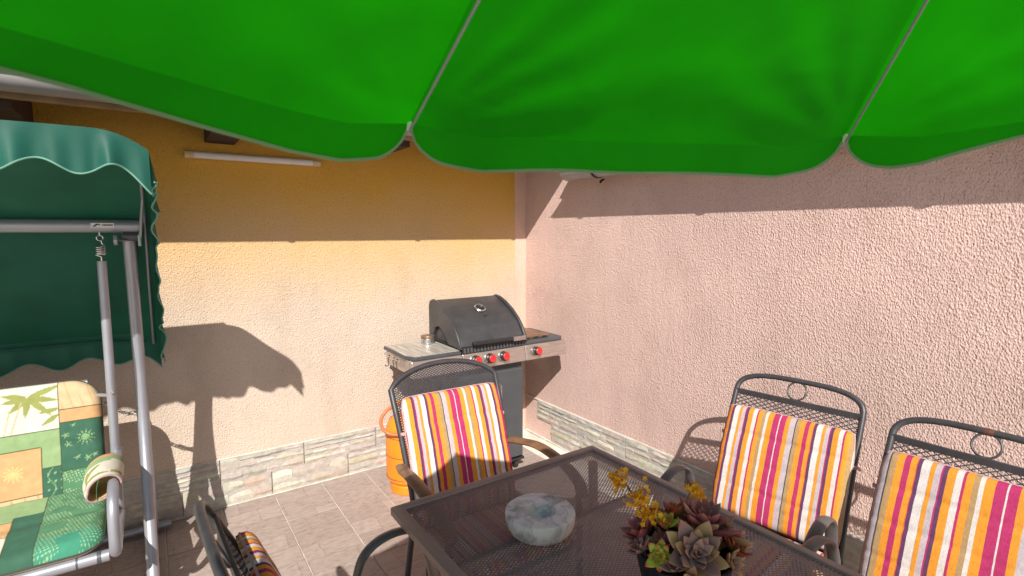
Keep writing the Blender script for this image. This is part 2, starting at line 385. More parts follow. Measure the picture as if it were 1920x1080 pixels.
# roof overhang on the peach wall, its gutter, the second gutter
ro = thing('roof_eave', 'overhanging roof eave with dark joists and tan fascia above the peach wall', 'roof')
MB().prism([(-.56, 2.27), (.8, 2.62), (.8, 2.72), (-.60, 2.33)], 'x', -7.5, .3).build('roof_covering', M['rooftile'], ro, 0)
MB().b2(-7.5, -.02, -.530, -.505, 2.142, 2.285).build('fascia', M['wood'], ro, 0, .003)
MB().b2(-7.5, -.02, -.504, -.001, 2.262, 2.28).build('soffit', M['darkwood'], ro, 0)
for k in range(7):
    xb = -2.12 - .85 * (k - 2)
    if xb > -.1: continue
    MB().b2(xb - .074, xb + .074, -.5035, -.0018, 2.108, 2.2615).build('joist', M['darkwood'], ro, 0, .004)
def gutter(rt, p0, axis, length, r, brs, br_r=.011):
    prof = [(r * cos(pi + pi * k / 16), r * sin(pi + pi * k / 16)) for k in range(17)]
    inn = [(p * .95, q * .95) for p, q in prof[::-1]]
    b = MB(); poly = prof + inn
    a, e = 0, length
    def mp(t, p, q): return (t, p, q) if axis == 'x' else (p, t, q)
    n = len(poly); vs = [mp(a, *q) for q in poly] + [mp(e, *q) for q in poly]
    fs = [(i, (i + 1) % n, n + (i + 1) % n, n + i) for i in range(n)]; b.add(vs, fs)
    for t in (a, e): b.add([mp(t, *q) for q in prof], [tuple(range(17))])
    rim = [mp(t, -r - .002 if axis == 'x' else -r - .002, 0) for t in (a, e)]; b.tube(rim, .007, 8)
    b.build('trough', M['gutter'], rt)
    for t in brs:
        MB().tube([mp(t, (r + .004) * cos(pi + pi * k / 14), (r + .004) * sin(pi + pi * k / 14)) for k in range(15)], .003, 6, ry=.012, up=(1, 0, 0) if axis == 'x' else (0, 1, 0)).build('bracket', M['darkwood'], rt)
gl = thing('rain_gutter', 'long half-round grey gutter under the roof eave of the peach wall', 'gutter', (-7.5, -.598, 2.2165))
gutter(gl, 0, 'x', 7.46, .062, [7.5 - 2.146, 7.5 - 1.316, 7.5 - .506, 7.5 - 2.976, 7.5 - 3.8])
gr = thing('rain_gutter', 'short grey gutter with rounded end and dark strap on the pink wall', 'gutter', (-.115, -7.5, 2.03))
gutter(gr, 0, 'y', 7.5 - .63, .068, [7.5 - .93, 7.5 - 1.9, 7.5 - 2.9, 7.5 - 4])
MB().tube([(.05, 7.5 - .93, -.078), (.03, 7.5 - .93, -.088), (.022, 7.5 - .93, -.10)], .008, 8).build('strap_end', M['darkwood'], gr)
rr = thing('roof_edge', 'tiled roof edge above the gutter of the pink wall', 'roof')
MB().prism([(-.13, 2.06), (.9, 2.42), (.9, 2.50), (-.15, 2.10)], 'y', -7.5, -.66).build('roof_covering', M['rooftile'], rr, 0)
MB().b2(-.03, .0003, -7.5, -.66, 1.99, 2.075).build('fascia', M['wood'], rr, 0)

# tube light
tl = thing('tube_light', 'slim white tube light with cream end caps on the peach wall', 'light', (-1.94, -.035, 2.035))
MB().tube([(-.31, 0, .0), (.31, 0, .0)], .019, 14).build('tube', M['plastic_white'], tl)
MB().b2(-.345, .345, .016, .0335, -.014, .014).build('housing', M['plastic_white'], tl, 0, .003)
for s in (-1, 1):
    MB().tube([(s * .311, 0, 0), (s * .354, 0, 0)], .021, 14).build('end_cap', M['plastic_cream'], tl)

# ------------------------------------------------------------------ parasol (fit from the photograph)
def parasol():
    c = V(-2.2058, -3.6033, 1.8664); R, t1, t2, rise, ph, drop = .9657, .0407, .0825, .3851, 1.5003, .046
    Nn = V(t1, t2, 1).normalized(); e1 = V(0, 1, 0).cross(Nn).normalized(); e2 = Nn.cross(e1)
    apex = c + Nn * R * math.tan(rise)
    base = V(c.x, c.y, 0) - V(Nn.x, Nn.y, 0) / Nn.z * 0
    root = thing('parasol', 'bright green garden parasol with pale bound scalloped edge over the table', 'parasol', (c.x, c.y, 0))
    O = V(c.x, c.y, 0)
    def tip(k): a = ph - k * pi / 4; return c + R * {2: .86, 3: .90, 6: .76}.get(k % 8, 1) * (cos(a) * e1 + sin(a) * e2)
    for k in range(8):
        A, B = tip(k), tip(k + 1)
        def surf(u, t, off=0.0):      # u across 0..1, t apex->rim 0..1
            p = apex + (A + (B - A) * u - apex) * t
            sag = .075 * sin(pi * u) * t * (1 - t) + .004 * sin(pi * u) * t
            wr_ = 0
            if 0 < u < 1:
                e = sin(pi * u)
                wr_ = .016 * e * (1 - .5 * t) * nz(u * 2.4 + t * 1.5 + k * 7, t * 2.6, 1.3) + .010 * e * (1.1 - t) * nz(u * 6 + t * 7 + k * 3, t * 1.6 - u, 5)
                # pull creases fanning from the rib tips
                dA = atan2((1 - t) * 1.2 + 1e-4, u + 1e-4); dB = atan2((1 - t) * 1.2 + 1e-4, 1 - u + 1e-4)
                wr_ += .0055 * e * (sin(dA * 17 + k) * exp(-u * 2.5) + sin(dB * 15 + 2 * k) * exp(-(1 - u) * 2.5)) * t
            bend = .020 * (max(0, t - .84) / .16) ** 2 * min(1, 2.2 * sin(pi * u))
            return p - Nn * (sag + wr_ + off + bend)
        lean = {0: .2, 1: .55}.get(k, .3)
        out = ((A + B) / 2 - c); out.z = 0; out.normalize()
        def dropf(u):
            e = min(u, 1 - u); q = min(1, e / .075); d = drop * sqrt(max(0, 1 - (1 - q) ** 2))
            if k == 7: d *= 1 - .32 * max(0, min(1, (.75 - u) / .3))
            if k == 1: d *= 1 - .9 * max(0, min(1, (u - .1) / .32)) * max(0, min(1, (1.05 - u) / .3))
            if k == 0: d *= 1 + .03 * sin(u * 9)
            return d * (1 + .05 * nz(u * 5 + k * 11, 0, 0))
        def val(u, s):
            d = dropf(u) * s; p = surf(u, 1.0)
            wv = .007 * sin(u * 15 + k * 2) * s * sin(pi * u) + (.012 * s * nz(u * 4, k, 2))
            return p + V(0, 0, -d) + out * (wv + d * .45)
        nv, nd, nu = 60, 8, 90
        b = MB()
        b.grid(lambda u, v_: surf(u, .02 + .98 * v_) - O, nu, nv)
        b.grid(lambda u, v_: val(u, v_) - O, nu, nd)
        pn = b.build('canopy_panel', M['parasol'], root, 60)
        uu = [i / 90 for i in range(91)]
        MB().tube([val(u, 1.0) - O for u in uu], .0010, 6, ry=.0034, up=(0, 0, 1)).build('edge_binding', M['parasoltrim'], pn)
        # rib: flat steel under the seam
        pts = [apex - Nn * .03 + (A - apex + Nn * .024) * t for t in [i / 12 for i in range(13)]]
        MB().tube([p - Nn * .006 - O for p in pts], .0022, 8).build('rib', M['silver'], root)
        MB().lathe([(.0001, -.012), (.0045, -.008), (.0045, .006), (.0001, .012)], 10, A - Nn * .002 - O).build('rib_tip', M['plastic_white'], root)
    # pole, runner, stretchers, base
    foot = V(0, 0, .02); top = apex - O
    MB().tube([foot, top], .016, 16).build('pole', M['silver'], root)
    run = foot + (top - foot) * .80
    MB().lathe([(.02, -.03), (.026, -.02), (.026, .03), (.02, .035)], 16, run).build('runner', M['plastic_white'], root)
    for k in range(8):
        q = apex + (tip(k) - apex) * .5 - Nn * .012 - O
        MB().tube([run, q], .002, 6).build('stretcher', M['silver'], root)
    MB().lathe([(.012, 0), (.014, .02), (.008, .05), (.001, .06)], 12, top).build('finial', M['plastic_white'], root)
    MB().lathe([(.19, 0), (.20, .01), (.20, .045), (.17, .065), (.045, .08), (.03, .10), (.028, .28), (.02, .285)], 32, (0, 0, 0)).build('base', M['anthracite'], root)
parasol()

# ------------------------------------------------------------------ garden swing with canopy
SX1, SX0 = -2.55, -4.30          # right and left side frames
def swing():
    root = thing('garden_swing', 'silver tubular garden swing with dark green scalloped canopy beside the peach wall', 'swing seat', (-3.42, -.61, 0))
    O = V(-3.42, -.61, 0); P = lambda x, y, z: V(x, y, z) - O
    MB().tube([P(-2.508, -.61, 1.644), P(-4.36, -.61, 1.644)], .028, 18).build('top_bar', M['silver'], root)
    s = MB(); cx0, cx1 = -2.672, -2.595
    s.b2(cx0, cx1, -.6402, -.6372, 1.636, 1.656); s.v = [tuple(V(*p) - O) for p in s.v]
    st = s.build('maker_sticker', M['plastic_white'], root, 0)
    lg = MB()
    lg.prism([(-2.668 - O.x, 1.640), (-2.655 - O.x, 1.652), (-2.645 - O.x, 1.652), (-2.638 - O.x, 1.646), (-2.65 - O.x, 1.648), (-2.66 - O.x, 1.640)], 'y', -.0312, -.0304)
    for i in range(7): lg.b2(-2.634 - O.x + i * .005, -2.6305 - O.x + i * .005, -.0312, -.0304, 1.6445, 1.6505)
    lg.build('sticker_print', M['black'], st, 0)
    for x in (SX1, SX0):
        for prof_ in (((-.60, 1.62), (-.515, 1.3), (-.475, .95), (-.53, .63), (-.72, .27), (-.90, .05), (-.94, .028)), ((-.585, 1.62), (-.465, 1.25), (-.390, .74), (-.33, .40), (-.22, .12), (-.12, .03))):
            MB().tube(smoothpath([P(x, a, b) for a, b in prof_], 8), .0235, 16).build('leg', M['silver'], root)
        MB().tube([P(x - .02, -.61, 1.60), P(x + .045, -.61, 1.60)], .02, 12).build('leg_joint', M['anthracite'], root)
        kx = x - .045
        MB().tube([P(kx - .006, -.64, 1.585), P(kx + .006, -.64, 1.585)], .022, 10).build('tilt_knob', M['silver'], root)
        MB().tube([P(kx, -.64, 1.585), P(x, -.62, 1.585)], .006, 8).build('knob_bolt', M['chrome'], root)
        MB().box(P(x + .038, -.63, 1.583), (.012, .03, .05)).build('tilt_bracket', M['silver'], root, 0, .003)
        MB().tube([P(x, -.94, .026), P(x, -.10, .026)], .018, 12).build('side_rail', M['silver'], root)
    MB().tube([P(-2.47, -.10, .034), P(-4.38, -.10, .034)], .02, 12).build('rear_rail', M['silver'], root)
    # canopy: profile along y, rounded towards the ends
    X0, X1 = -4.42, -2.462
    prof = [(-1.205, 1.955), (-1.10, 1.925), (-.90, 1.825), (-.61, 1.683), (-.47, 1.47), (-.33, 1.28), (-.20, 1.115)]
    pp = smoothpath([V(0, a, b) for a, b in prof], 6)
    def endsag(x, t):
        d = min(X1 - x, x - X0); q = max(0, 1 - d / .16); return -.060 * q ** 2.2 * (.45 + .55 * abs(2 * t - 1) ** 2)
    def top(u, t):
        x = X0 + (X1 - X0) * u; i = t * (len(pp) - 1); a = int(min(i, len(pp) - 2)); p = pp[a].lerp(pp[a + 1], i - a)
        sag = -.012 * sin(pi * ((u * 2) % 1)) * (.5 - .5 * cos(2 * pi * t)) + .004 * nz(x * 3, t * 6, 3)
        return V(x, p.y, p.z + endsag(x, t) + sag)
    b = MB(); us = 90
    b.grid(lambda u, v_: top(1 - (1 - u) ** 1.6, v_) - O, us, 40)
    cn = b.build('canopy', M['canopy'], root, 60)
    # valances: front, back, two sides, scalloped and creased, with pale piping
    def valance(edge, n, out, H, per, fold, trimr=.0032, mat='canopy'):
        def f(u, s):
            p, L = edge(u); q = L
            sc = .5 - .5 * cos(2 * pi * q / per); h = H * (.70 + .30 * sc)
            fo = fold * (sin(q * 34 + 3 * nz(q * 7, 1, 0)) * .5 + sin(q * 83 + 4 * nz(q * 5, 4, 0)) * .25 + nz(q * 11, 2, 0)) * s + fold * .7 * s
            return p + V(0, 0, -h * s) + out * fo
        MBv = MB(); MBv.grid(lambda u, v_: f(u, v_) - O, n, 10); o = MBv.build('valance', M[mat], root, 60)
        MB().tube([f(i / (n), 1) - O for i in range(n + 1)], trimr, 8).build('piping', M['canopytrim'], o)
        return o
    ue = lambda u: 1 - (1 - u) ** 1.6
    valance(lambda u: (top(ue(u), 0), (1 - ue(u)) * (X1 - X0) - .085), 140, V(0, -1, 0), .150, .205, .020)
    valance(lambda u: (top(ue(u), 1), (1 - ue(u)) * (X1 - X0) - .06), 140, V(0, 1, 0), .150, .225, .010)
    valance(lambda u: (top(1, u), u * 1.33), 90, V(1, 0, 0), .15, .22, .014)
    valance(lambda u: (top(0, u), u * 1.33), 60, V(-1, 0, 0), .15, .22, .014)
    # canopy hoops
    for x in (X1 - .028, X0 + .028):
        pts = [P(x, p.y, p.z - .03 - .03 * abs(i / (len(pp) - 1) * 2 - 1) ** 2) for i, p in enumerate(pp)]
        MB().tube(pts, .006, 10).build('canopy_hoop', M['silver'], root)
        MB().tube([P(x + (.02 if x < -3 else -.02), -.63, 1.59), P(x, -.80, 1.75)], .006, 8).build('canopy_strut', M['silver'], root)
    for t, dy in ((0, V(0, -.035, .022)), (1, V(0, .03, .022))):
        MB().tube([top(.03, t) - O - dy, top(.12, t) - O - dy, top(.88, t) - O - dy, top(.97, t) - O - dy], .007, 8).build('canopy_rod', M['canopy'], root)
    # hanging seat frame
    for sx, x in ((1, -2.648), (-1, -4.20)):
        hk = MB(); hk.tube(arc((x - O.x, 0, 1.594), .011, -pi / 2, 1.5 * pi, 18), .0028, 8)
        hk.tube([P(x, -.61, 1.605), P(x, -.61, 1.632)], .003, 8); hk.build('eye_hook', M['chrome'], root)
        coil = [P(x + .004, -.61, 1.583), P(x + .006, -.61, 1.570)] + [P(x + .018 * cos(a), -.61 + .018 * sin(a), 1.560 - a / (2 * pi) * .0085) for a in [i * pi / 8 for i in range(0, 72)]] + [P(x, -.61, 1.515), P(x, -.61, 1.49)]
        MB().tube(coil, .0030, 8).build('spring', M['chrome'], root)
        # hanger runs down and turns into the arm loop
        hp = [P(x, -.61, 1.497), P(x - .004, -.61, .92), P(x - .008, -.60, .55), P(x - .010, -.60, .40)]
        MB().tube(hp, .0175, 14).build('hanger', M['silver'], root)
        MB().lathe([(.007, -.004), (.007, .004)], 8, P(x - .0, -.629, .935), M=Matrix.Rotation(pi / 2, 3, 'X')).build('bolt', M['chrome'], root)
        MB().tube([P(x - sx * .06, -.50, .90), P(x - .004, -.60, .915)], .008, 8).build('back_link', M['silver'], root)
        ap = smoothpath([P(x - .002, -.55, .655), P(x - .002, -.75, .655), P(x - .002, -.95, .645), P(x - .002, -1.035, .60), P(x - .003, -1.055, .50), P(x - .004, -1.04, .435), P(x - .005, -.99, .405), P(x - .006, -.90, .40), P(x - .008, -.62, .39)], 7)
        MB().tube(ap, .0185, 14).build('arm_loop', M['silver'], root)
    for nm, y, z, r in (('seat_rail', -.985, .395, .022), ('seat_rail', -.52, .36, .018), ('back_rail', -.36, .93, .014), ('back_rail', -.45, .55, .012)):
        MB().tube([P(-2.675 if nm == 'seat_rail' else -2.75, y, z), P(-4.17 if nm == 'seat_rail' else -4.10, y, z)], r, 14).build(nm, M['silver'], root)
    MB().tube([P(-2.70, -.985, .395), P(-2.712, -.985, .395)], .0245, 14).build('rail_collar', M['anthracite'], root)
    MB().tube([P(-2.768, -.985, .395), P(-2.774, -.985, .395)], .0232, 14).build('rail_collar', M['anthracite'], root)
    # safety chain from the seat back to the rear leg, links one by one
    a, e = P(-2.70, -.34, .83), P(-2.565, -.40, .765)
    n = 9
    for i in range(n):
        t = (i + .5) / n; p = a.lerp(e, t) + V(0, 0, -.03 * sin(pi * t)); d = (e - a).normalized()
        sd = V(0, 0, 1) if i % 2 else d.cross(V(0, 0, 1)).normalized(); sd = (sd - d * sd.dot(d)).normalized()
        MB().tube([p + d * .016 * cos(q) + sd * .008 * sin(q) for q in [k * pi / 6 for k in range(12)]], .0024, 6, closed=True).build('chain_link', M['chrome'], root)
    return root
swing()

# patchwork cushion, painted in its own cloth coordinates (s from the right edge, t from the top)
CRM, TAN, ORG = (.64, .60, .51), (.58, .43, .26), (.56, .32, .155)
LG, DG, MG, OLV, LINE = (.25, .36, .175), (.042, .12, .078), (.08, .205, .11), (.27, .29, .09), (.05, .07, .03)
def leaf(s, t, s0, t0, ang, L, w_):
    dx, dy = s - s0, t - t0; a = dx * cos(ang) + dy * sin(ang); c_ = -dx * sin(ang) + dy * cos(ang)
    if a < 0 or a > L: return False
    q = a / L; return abs(c_) < w_ * sin(pi * q ** .75) * (1 if q < .999 else 0)
def patch(s, t, seat=False):
    n = nz(s * 40, t * 40, 1); s = s % .42
    if not seat:
        if s < .145:
            if t < .125:
                c = TAN; 
                if abs(((s * 1.0 + t * .25) * 28) % 1 - .5) < .06 and nz(s * 9, t * 3, 4) > -.2: c = (.55, .35, .16)
            elif t < .178: c = ORG
            elif t < .385:
                c = DG
                for fs, ft, fr in ((.06, .255, .034), (.125, .235, .014), (.12, .275, .016), (.09, .335, .013), (.03, .335, .013), (.055, .345, .015), (.10, .195, .010)):
                    r = sqrt((s - fs) ** 2 + (t - ft) ** 2); an = atan2(t - ft, s - fs)
                    if r < fr * (.62 + .38 * cos(an * (11 if fr > .03 else 5))) and (r < fr * .25 or abs(((r / fr) * 3) % 1 - .5) > .16): c = (.22, .36, .17)
            else:
                c = MG
                if ((s * 95 + t * 30) % 1 - .5) ** 2 + ((t * 95 - s * 20) % 1 - .5) ** 2 < .055 and (t * 13 + s * 3) % 1 > .35: c = (.38, .50, .26)
        else:
            if t < .20:
                c = CRM
                for an, L in ((2.9, .11), (3.5, .13), (.15, .085), (-.25, .09), (.75, .085), (1.45, .085), (2.3, .12)):
                    if leaf(s, t, .245, .055, pi - an if False else an, L, .0125): c = OLV
                for s0, t0, an, L in ((.145, .115, .15, .07), (.145, .14, .6, .075)):
                    if leaf(s, t, s0, t0, an, L, .010): c = OLV
                if abs(s - .265 - (t - .07) * .28) < .0028 and t > .07 or abs(s - .30 - (t - .09) * .2) < .0025 and t > .10: c = (.46, .38, .20)
            elif s < .21:
                c = LG if t < .36 else DG
                if t >= .36:
                    r = abs(s - .178 + .012 * sin(t * 60))
                    if r < .0015 or (((t * 30) % 1 - .5) ** 2 + ((s * 45) % 1 - .5) ** 2 < .03): c = (.22, .36, .17)
            else:
                if t < .27: c = LG
                elif t < .46:
                    c = ORG; r = sqrt((s - .30) ** 2 + (t - .36) ** 2)
                    if r < .035 * (.6 + .4 * cos(atan2(t - .36, s - .3) * 12)): c = (.78, .46, .20)
                else:
                    c = TAN
                    if abs(((s + t * .1) * 24) % 1 - .5) < .07: c = (.50, .30, .13)
        for cond in (abs(s - .145) < .0022 and t < .62, abs(t - .125) < .0018 and s < .145, abs(t - .178) < .0016 and s < .145, abs(t - .385) < .0014 and s < .145,
                     abs(t - .20) < .0018 and s > .145, abs(s - .21) < .0018 and t > .27, abs(t - .27) < .0018 and s > .21, abs(t - .36) < .0016 and .145 < s < .21, abs(t - .46) < .0018 and s > .21):
            if cond: c = LINE
    else:
        if s < .20:
            c = MG if t < .40 else (.05, .25, .16)
            if ((s * 90 + t * 30) % 1 - .5) ** 2 + ((t * 90 - s * 20) % 1 - .5) ** 2 < .05 and nz(s * 14, t * 14, 2) > -.1: c = (.36, .48, .26)
        elif s < .29: c = LG if t < .17 else DG
        else: c = LG if t < .20 else (ORG if t < .32 else CRM)
        if t > .30 and s > .29 and abs(((s + t * .4) * 20) % 1 - .5) < .07: c = (.55, .42, .22)
        for cond in (abs(s - .20) < .0018, abs(s - .29) < .0018 and t > .17, abs(t - .20) < .0016 and s > .29, abs(t - .32) < .0016 and s > .29):
            if cond: c = LINE
    return tuple(x * (1 + .10 * n) for x in c)
def swing_cushion():
    root = thing('swing_cushion', 'green, orange and cream patchwork cushion with leaf print on the garden swing', 'cushion', (-3.40, -.7, .42))
    O = V(-3.40, -.7, .42); XR, XL = -2.703, -4.13; Wd = XR - XL
    def pad(name, frame, L, T, seat, r=.075):
        # frame(s,t) -> point, normal on the middle sheet; rounded upper corners
        def shape(u, v_):
            s, t = u * Wd, v_ * L
            return s, t
        b = MB(); nu, nv = 300, 150
        us = [(i / nu) ** 1.9 for i in range(nu + 1)]
        front = []; colr = []; back = []
        for j in range(nv + 1):
            for i in range(nu + 1):
                s = us[i] * Wd; t = j / nv * L
                # pull the outline in at the corners
                ds = min(s, Wd - s); dt = min(t, L - t) if not seat else min(L - t, t)
                rc = .11 if not seat else .09; s2, t2 = s, t
                if ds < rc and dt < rc:
                    a, c_ = 1 - ds / rc, 1 - dt / rc; m_ = max(a, c_); k = m_ / max(1e-6, sqrt(a * a + c_ * c_)) 
                    a2, c2 = a * k, c_ * k
                    s2 = rc * (1 - a2) if s < Wd / 2 else Wd - rc * (1 - a2); t2 = rc * (1 - c2) if t < L / 2 else L - rc * (1 - c2)
                e = min(min(ds, dt) / .045, 1); th = T * sqrt(max(0, 1 - (1 - e) ** 2)) * (1 + .10 * nz(s * 9, t * 9, 7)) 
                th *= 1 - .18 * exp(-((t - L * .5) / .03) ** 2)
                p, n = frame(s2, t2); front.append(p + n * th - O); back.append(p - n * th * .6 - O); colr.append(patch(s2, t2, seat))
        w_ = nu + 1; fs = [(j * w_ + i, j * w_ + i + 1, (j + 1) * w_ + i + 1, (j + 1) * w_ + i) for j in range(nv) for i in range(nu)]
        b.add(front, fs, 0, col=colr); b.add(back, [f[::-1] for f in fs], 0, col=[(.5, .42, .3)] * len(back))
        o = b.build(name, M['swingcush'], root, 60)
        edge = [0 * w_ + i for i in range(0, nu + 1, 2)][::-1] + [j * w_ for j in range(0, nv + 1, 3)]
        edge2 = [j * w_ for j in range(0, nv + 1, 3)] + [nv * w_ + i for i in range(0, nu + 1, 2)]
        MB().tube([front[q] for q in (edge if not seat else edge2)], .004, 8).build('piping', M['navypiping'], o)
    nb = V(0, -.955, .30).normalized()
    def fb(s, t):
        q = t / .56; return V(XR - s, -.365 - .115 * q - .03 * q * q, .955 - .545 * q) + V(0, -.03, 0), nb
    def fse(s, t):
        q = t / .50; return V(XR + .015 - s, -.545 - .455 * q, .475 - .035 * q - .03 * max(0, q - .8) * 5 * (q - .8)), V(0, -.05, 1).normalized()
    pad('back_pad', fb, .56, .038, False); pad('seat_pad', fse, .50, .042, True)
    return root
swing_cushion()
def arm_sleeve():
    # a quilted sleeve wrapped round the arm tube, open at the front
    b = MB(); n = 40
    x0, z0 = -2.650, .655
    prof = []
    def ring(a, y, r0):
        # flattened drop: hangs inward
        w_ = .064; h = .060; px = cos(a) * w_; pz = sin(a) * h
        return V(x0 - .035 + px + (.028 if False else 0) - .03 * (sin(a) < 0) * abs(sin(a)), y, z0 - .014 + pz)
    def fn(u, v_):
        a = -pi * .5 + 2 * pi * u * .985; y = -.70 - .245 * v_
        k = 1 + .05 * nz(u * 5, v_ * 4, 9); p = ring(a, y + .02 * cos(a), 1); c = V(x0 - .035, p.y, z0 - .014)
        return c + (p - c) * k * (1 - .12 * exp(-v_ * 12) - .22 * v_ ** 3) + V(.010, 0, .004) * v_ ** 2
    def colf(u, v_):
        q = v_
        if .44 < u < .99:
            if q < .22: return ORG
            if q < .42: return LG
            c = CRM
            if leaf(u * .3, q * .25, .16, .12, .9, .10, .012) or leaf(u * .3, q * .25, .20, .12, 1.4, .1, .011) or leaf(u * .3, q * .25, .14, .22, -.2, .12, .012): c = OLV
            return c
        c = ORG if q < .15 else (LG if q < .33 else CRM)
        if q > .33 and (leaf(u * .3, q * .25, .02, .12, .9, .10, .012) or leaf(u * .3, q * .25, .07, .20, .2, .10, .012)): c = OLV
        return c
    o0 = V(x0, -.82, z0)
    b.grid(lambda u, v_: fn(u, v_) - o0, 64, 50, 0, {'col': colf})
    b.grid(lambda u, v_: (fn(u, v_) - V(x0 - .035, fn(u, v_).y, z0 - .014)) * .86 + V(x0 - .035, fn(u, v_).y, z0 - .014) - o0, 64, 50, 0, {'col': lambda u, v_: (.62, .46, .2)})
    r1 = [fn(i / 64, 1) - o0 for i in range(65)]
    o = b.build('arm_sleeve', M['swingcush'], None, 60, loc=tuple(o0)); tag(o, 'quilted leaf-print sleeve wrapped around the silver swing armrest', 'arm cover')
    MB().tube([V(*p) * 1 for p in r1], .004, 8).build('sleeve_hem', M['piping'], o)
arm_sleeve()

# ------------------------------------------------------------------ gas grill
def grill():
    root = thing('gas_grill', 'black lidded gas grill with steel panel and red knobs in the wall corner', 'grill', (-.685, -.39, 0))
    A = M['anthracite']
    cab = MB().b2(-.235, .235, -.185, .20, .085, .765).build('cabinet', A, root, 0, .006)
    for s in (-1, 1):
        d = MB().b2(min(s * .003, s * .232), max(s * .003, s * .232), -.2085, -.1865, .10, .715).build('door', A, root, 0, .008)
        MB().tube([(s * .035, -.215, .50), (s * .035, -.235, .505), (s * .035, -.235, .625), (s * .035, -.215, .63)], .007, 8).build('handle', M['steel'], d)
        for yy in (-.15, .16):
            wm = Matrix.Rotation(pi / 2, 3, 'Y'); c = MB().lathe([(.006, -.012), (.034, -.012), (.036, -.008), (.036, .008), (.034, .012), (.006, .012)], 20, (s * .20, yy, .036), M=wm).build('caster', M['rubber'], root)
            MB().b2(s * .20 - .018, s * .20 + .018, yy - .012, yy + .012, .06, .086).build('caster_fork', M['steel'], c, 0)
    MB().b2(-.25, .25, -.20, .205, .067, .0845).build('base_tray', M['black'], root, 0, .004)
    MB().prism([(-.20, .768), (.20, .768), (.215, .915), (-.205, .885)], 'x', -.236, .236).build('firebox', M['black'], root, 0, .004)
    # control panels
    fp = [(-.235, .762), (-.186, .762), (-.186, .862), (-.215, .862)]
    for nm, x0, x1 in (('control_panel', -.2365, .2365), ('side_panel', .2385, .585), ('side_panel', -.575, -.2385)):
        MB().prism(fp, 'x', x0, x1).build(nm, M['steel'], root, 0, .005)
    # vent strip under the lid with slots
    vs = MB().prism([(-.212, .8635), (-.20, .8635), (-.20, .905), (-.205, .905)], 'x', -.236, .236).build('vent_strip', M['black'], root, 0)
    for i in range(19):
        MB().prism([(-.2155, .868), (-.2125, .868), (-.2075, .898), (-.2105, .898)], 'x', -.225 + i * .0245, -.212 + i * .0245).build('louvre', A, vs, 0)
    for i, (x, z) in enumerate(((-.150, .815), (-.045, .815), (.06, .815), (.325, .815))):
        Mk = Matrix.Rotation(pi / 2 - .19, 3, 'X'); c = V(x, -.228, z)
        k = MB().lathe([(.034, 0), (.035, .006), (.031, .013), (.0, .013)], 28, c, M=Mk).build('knob', M['chrome'], root)
        MB().lathe([(.029, .0), (.029, .020), (.027, .026), (.0, .026)], 28, c + Mk @ V(0, 0, .010), M=Mk).build('knob_grip', M['black'], k)
        f = MB().lathe([(.0245, 0), (.0245, .004), (.022, .006), (.0, .006)], 28, c + Mk @ V(0, 0, .0355), M=Mk)
        f.build('knob_face', M['red'], k)
        MB().box(c + Mk @ V(0, .010, .0425), (.0028, .015, .002), Mk).build('knob_mark', M['black'], k, 0)
    # left shelf
    sl_ = MB().prism([(-.585, -.13), (-.545, -.205), (-.2385, -.205), (-.2385, .205), (-.585, .205)], 'z', .863, .884)
    sl_.build('shelf', M['anthracite'], root, 0, .004)
    MB().prism([(-.578, -.126), (-.541, -.197), (-.245, -.197), (-.245, .197), (-.578, .197)], 'z', .8842, .8875).build('shelf_top', M['shelf'], root, 0, .001)
    MB().tube([(-.60, -.11, .845), (-.60, .15, .845)], .004, 8).build('hook_rail', M['chrome'], root)
    for yy in (-.11, .15): MB().tube([(-.60, yy, .845), (-.575, yy, .866)], .004, 8).build('rail_stay', M['chrome'], root)
    MB().b2(-.574, -.24, -.184, .19, .775, .8625).build('shelf_skirt', M['steel'], root, 0, .006)
    # right shelf with side burner
    MB().prism([(.2385, -.205), (.565, -.205), (.59, -.17), (.59, .205), (.2385, .205)], 'z', .8635, .884).build('shelf', A, root, 0, .004)
    bt = MB().b2(.255, .50, -.15, .17, .8845, .905).build('burner_cover', M['bronze2'] if 'bronze2' in M else M['steel'], root, 0, .006)
    for i in range(3): MB().b2(.285 + i * .075, .325 + i * .075, -.1525, -.149, .885, .897).build('burner_slot', M['black'], bt, 0)
    MB().b2(.2387, .58, -.1845, .19, .80, .863).build('shelf_skirt', A, root, 0, .006)
    # lid: sloping top, crease, steeper front; curved cheeks at both ends
    prof = [(.205, .905), (.207, 1.12), (.19, 1.152), (.15, 1.166), (.06, 1.130), (-.06, 1.068), (-.135, 1.012), (-.205, .925), (-.212, .905)]
    inn = [(p * .985, q - .012) for p, q in prof]
    lid = MB().prism(prof, 'x', -.238, .238).build('lid', M['lid'], root, 0, .006)
    cheek = [(.21, .90), (.213, 1.125), (.195, 1.158), (.155, 1.172), (.10, 1.165), (.02, 1.135), (-.06, 1.092), (-.13, 1.04), (-.18, .985), (-.222, .915), (-.222, .892), (-.17, .90), (-.06, .905), (.02, .985), (.07, 1.0), (.12, .985), (.155, .93), (.16, .90)]
    for s in (-1, 1):
        MB().prism(cheek, 'x', s * .2385 if s > 0 else -.258, .258 if s > 0 else -.2385).build('cheek', M['lid'], root, 30, .005)
    MB().b2(-.17, .235, -.247, -.214, .915, .935).build('lid_handle', M['black'], root, 0, .006)
    hd = MB().b2(.125, .225, -.2525, -.2085, .9105, .9395).build('handle_end', M['chrome'], root, 0, .004)
    # thermometer and emblem lie on the sloping top
    sl2 = atan2(1.130 - 1.068, .12); Ms = Matrix.Rotation(sl2, 3, 'X'); c = V(.02, -.0, 1.105)
    th = MB().lathe([(.041, 0), (.042, .008), (.037, .013), (.032, .011), (.031, .006)], 36, c, M=Ms, cap=False).build('thermometer', M['tin'], lid)
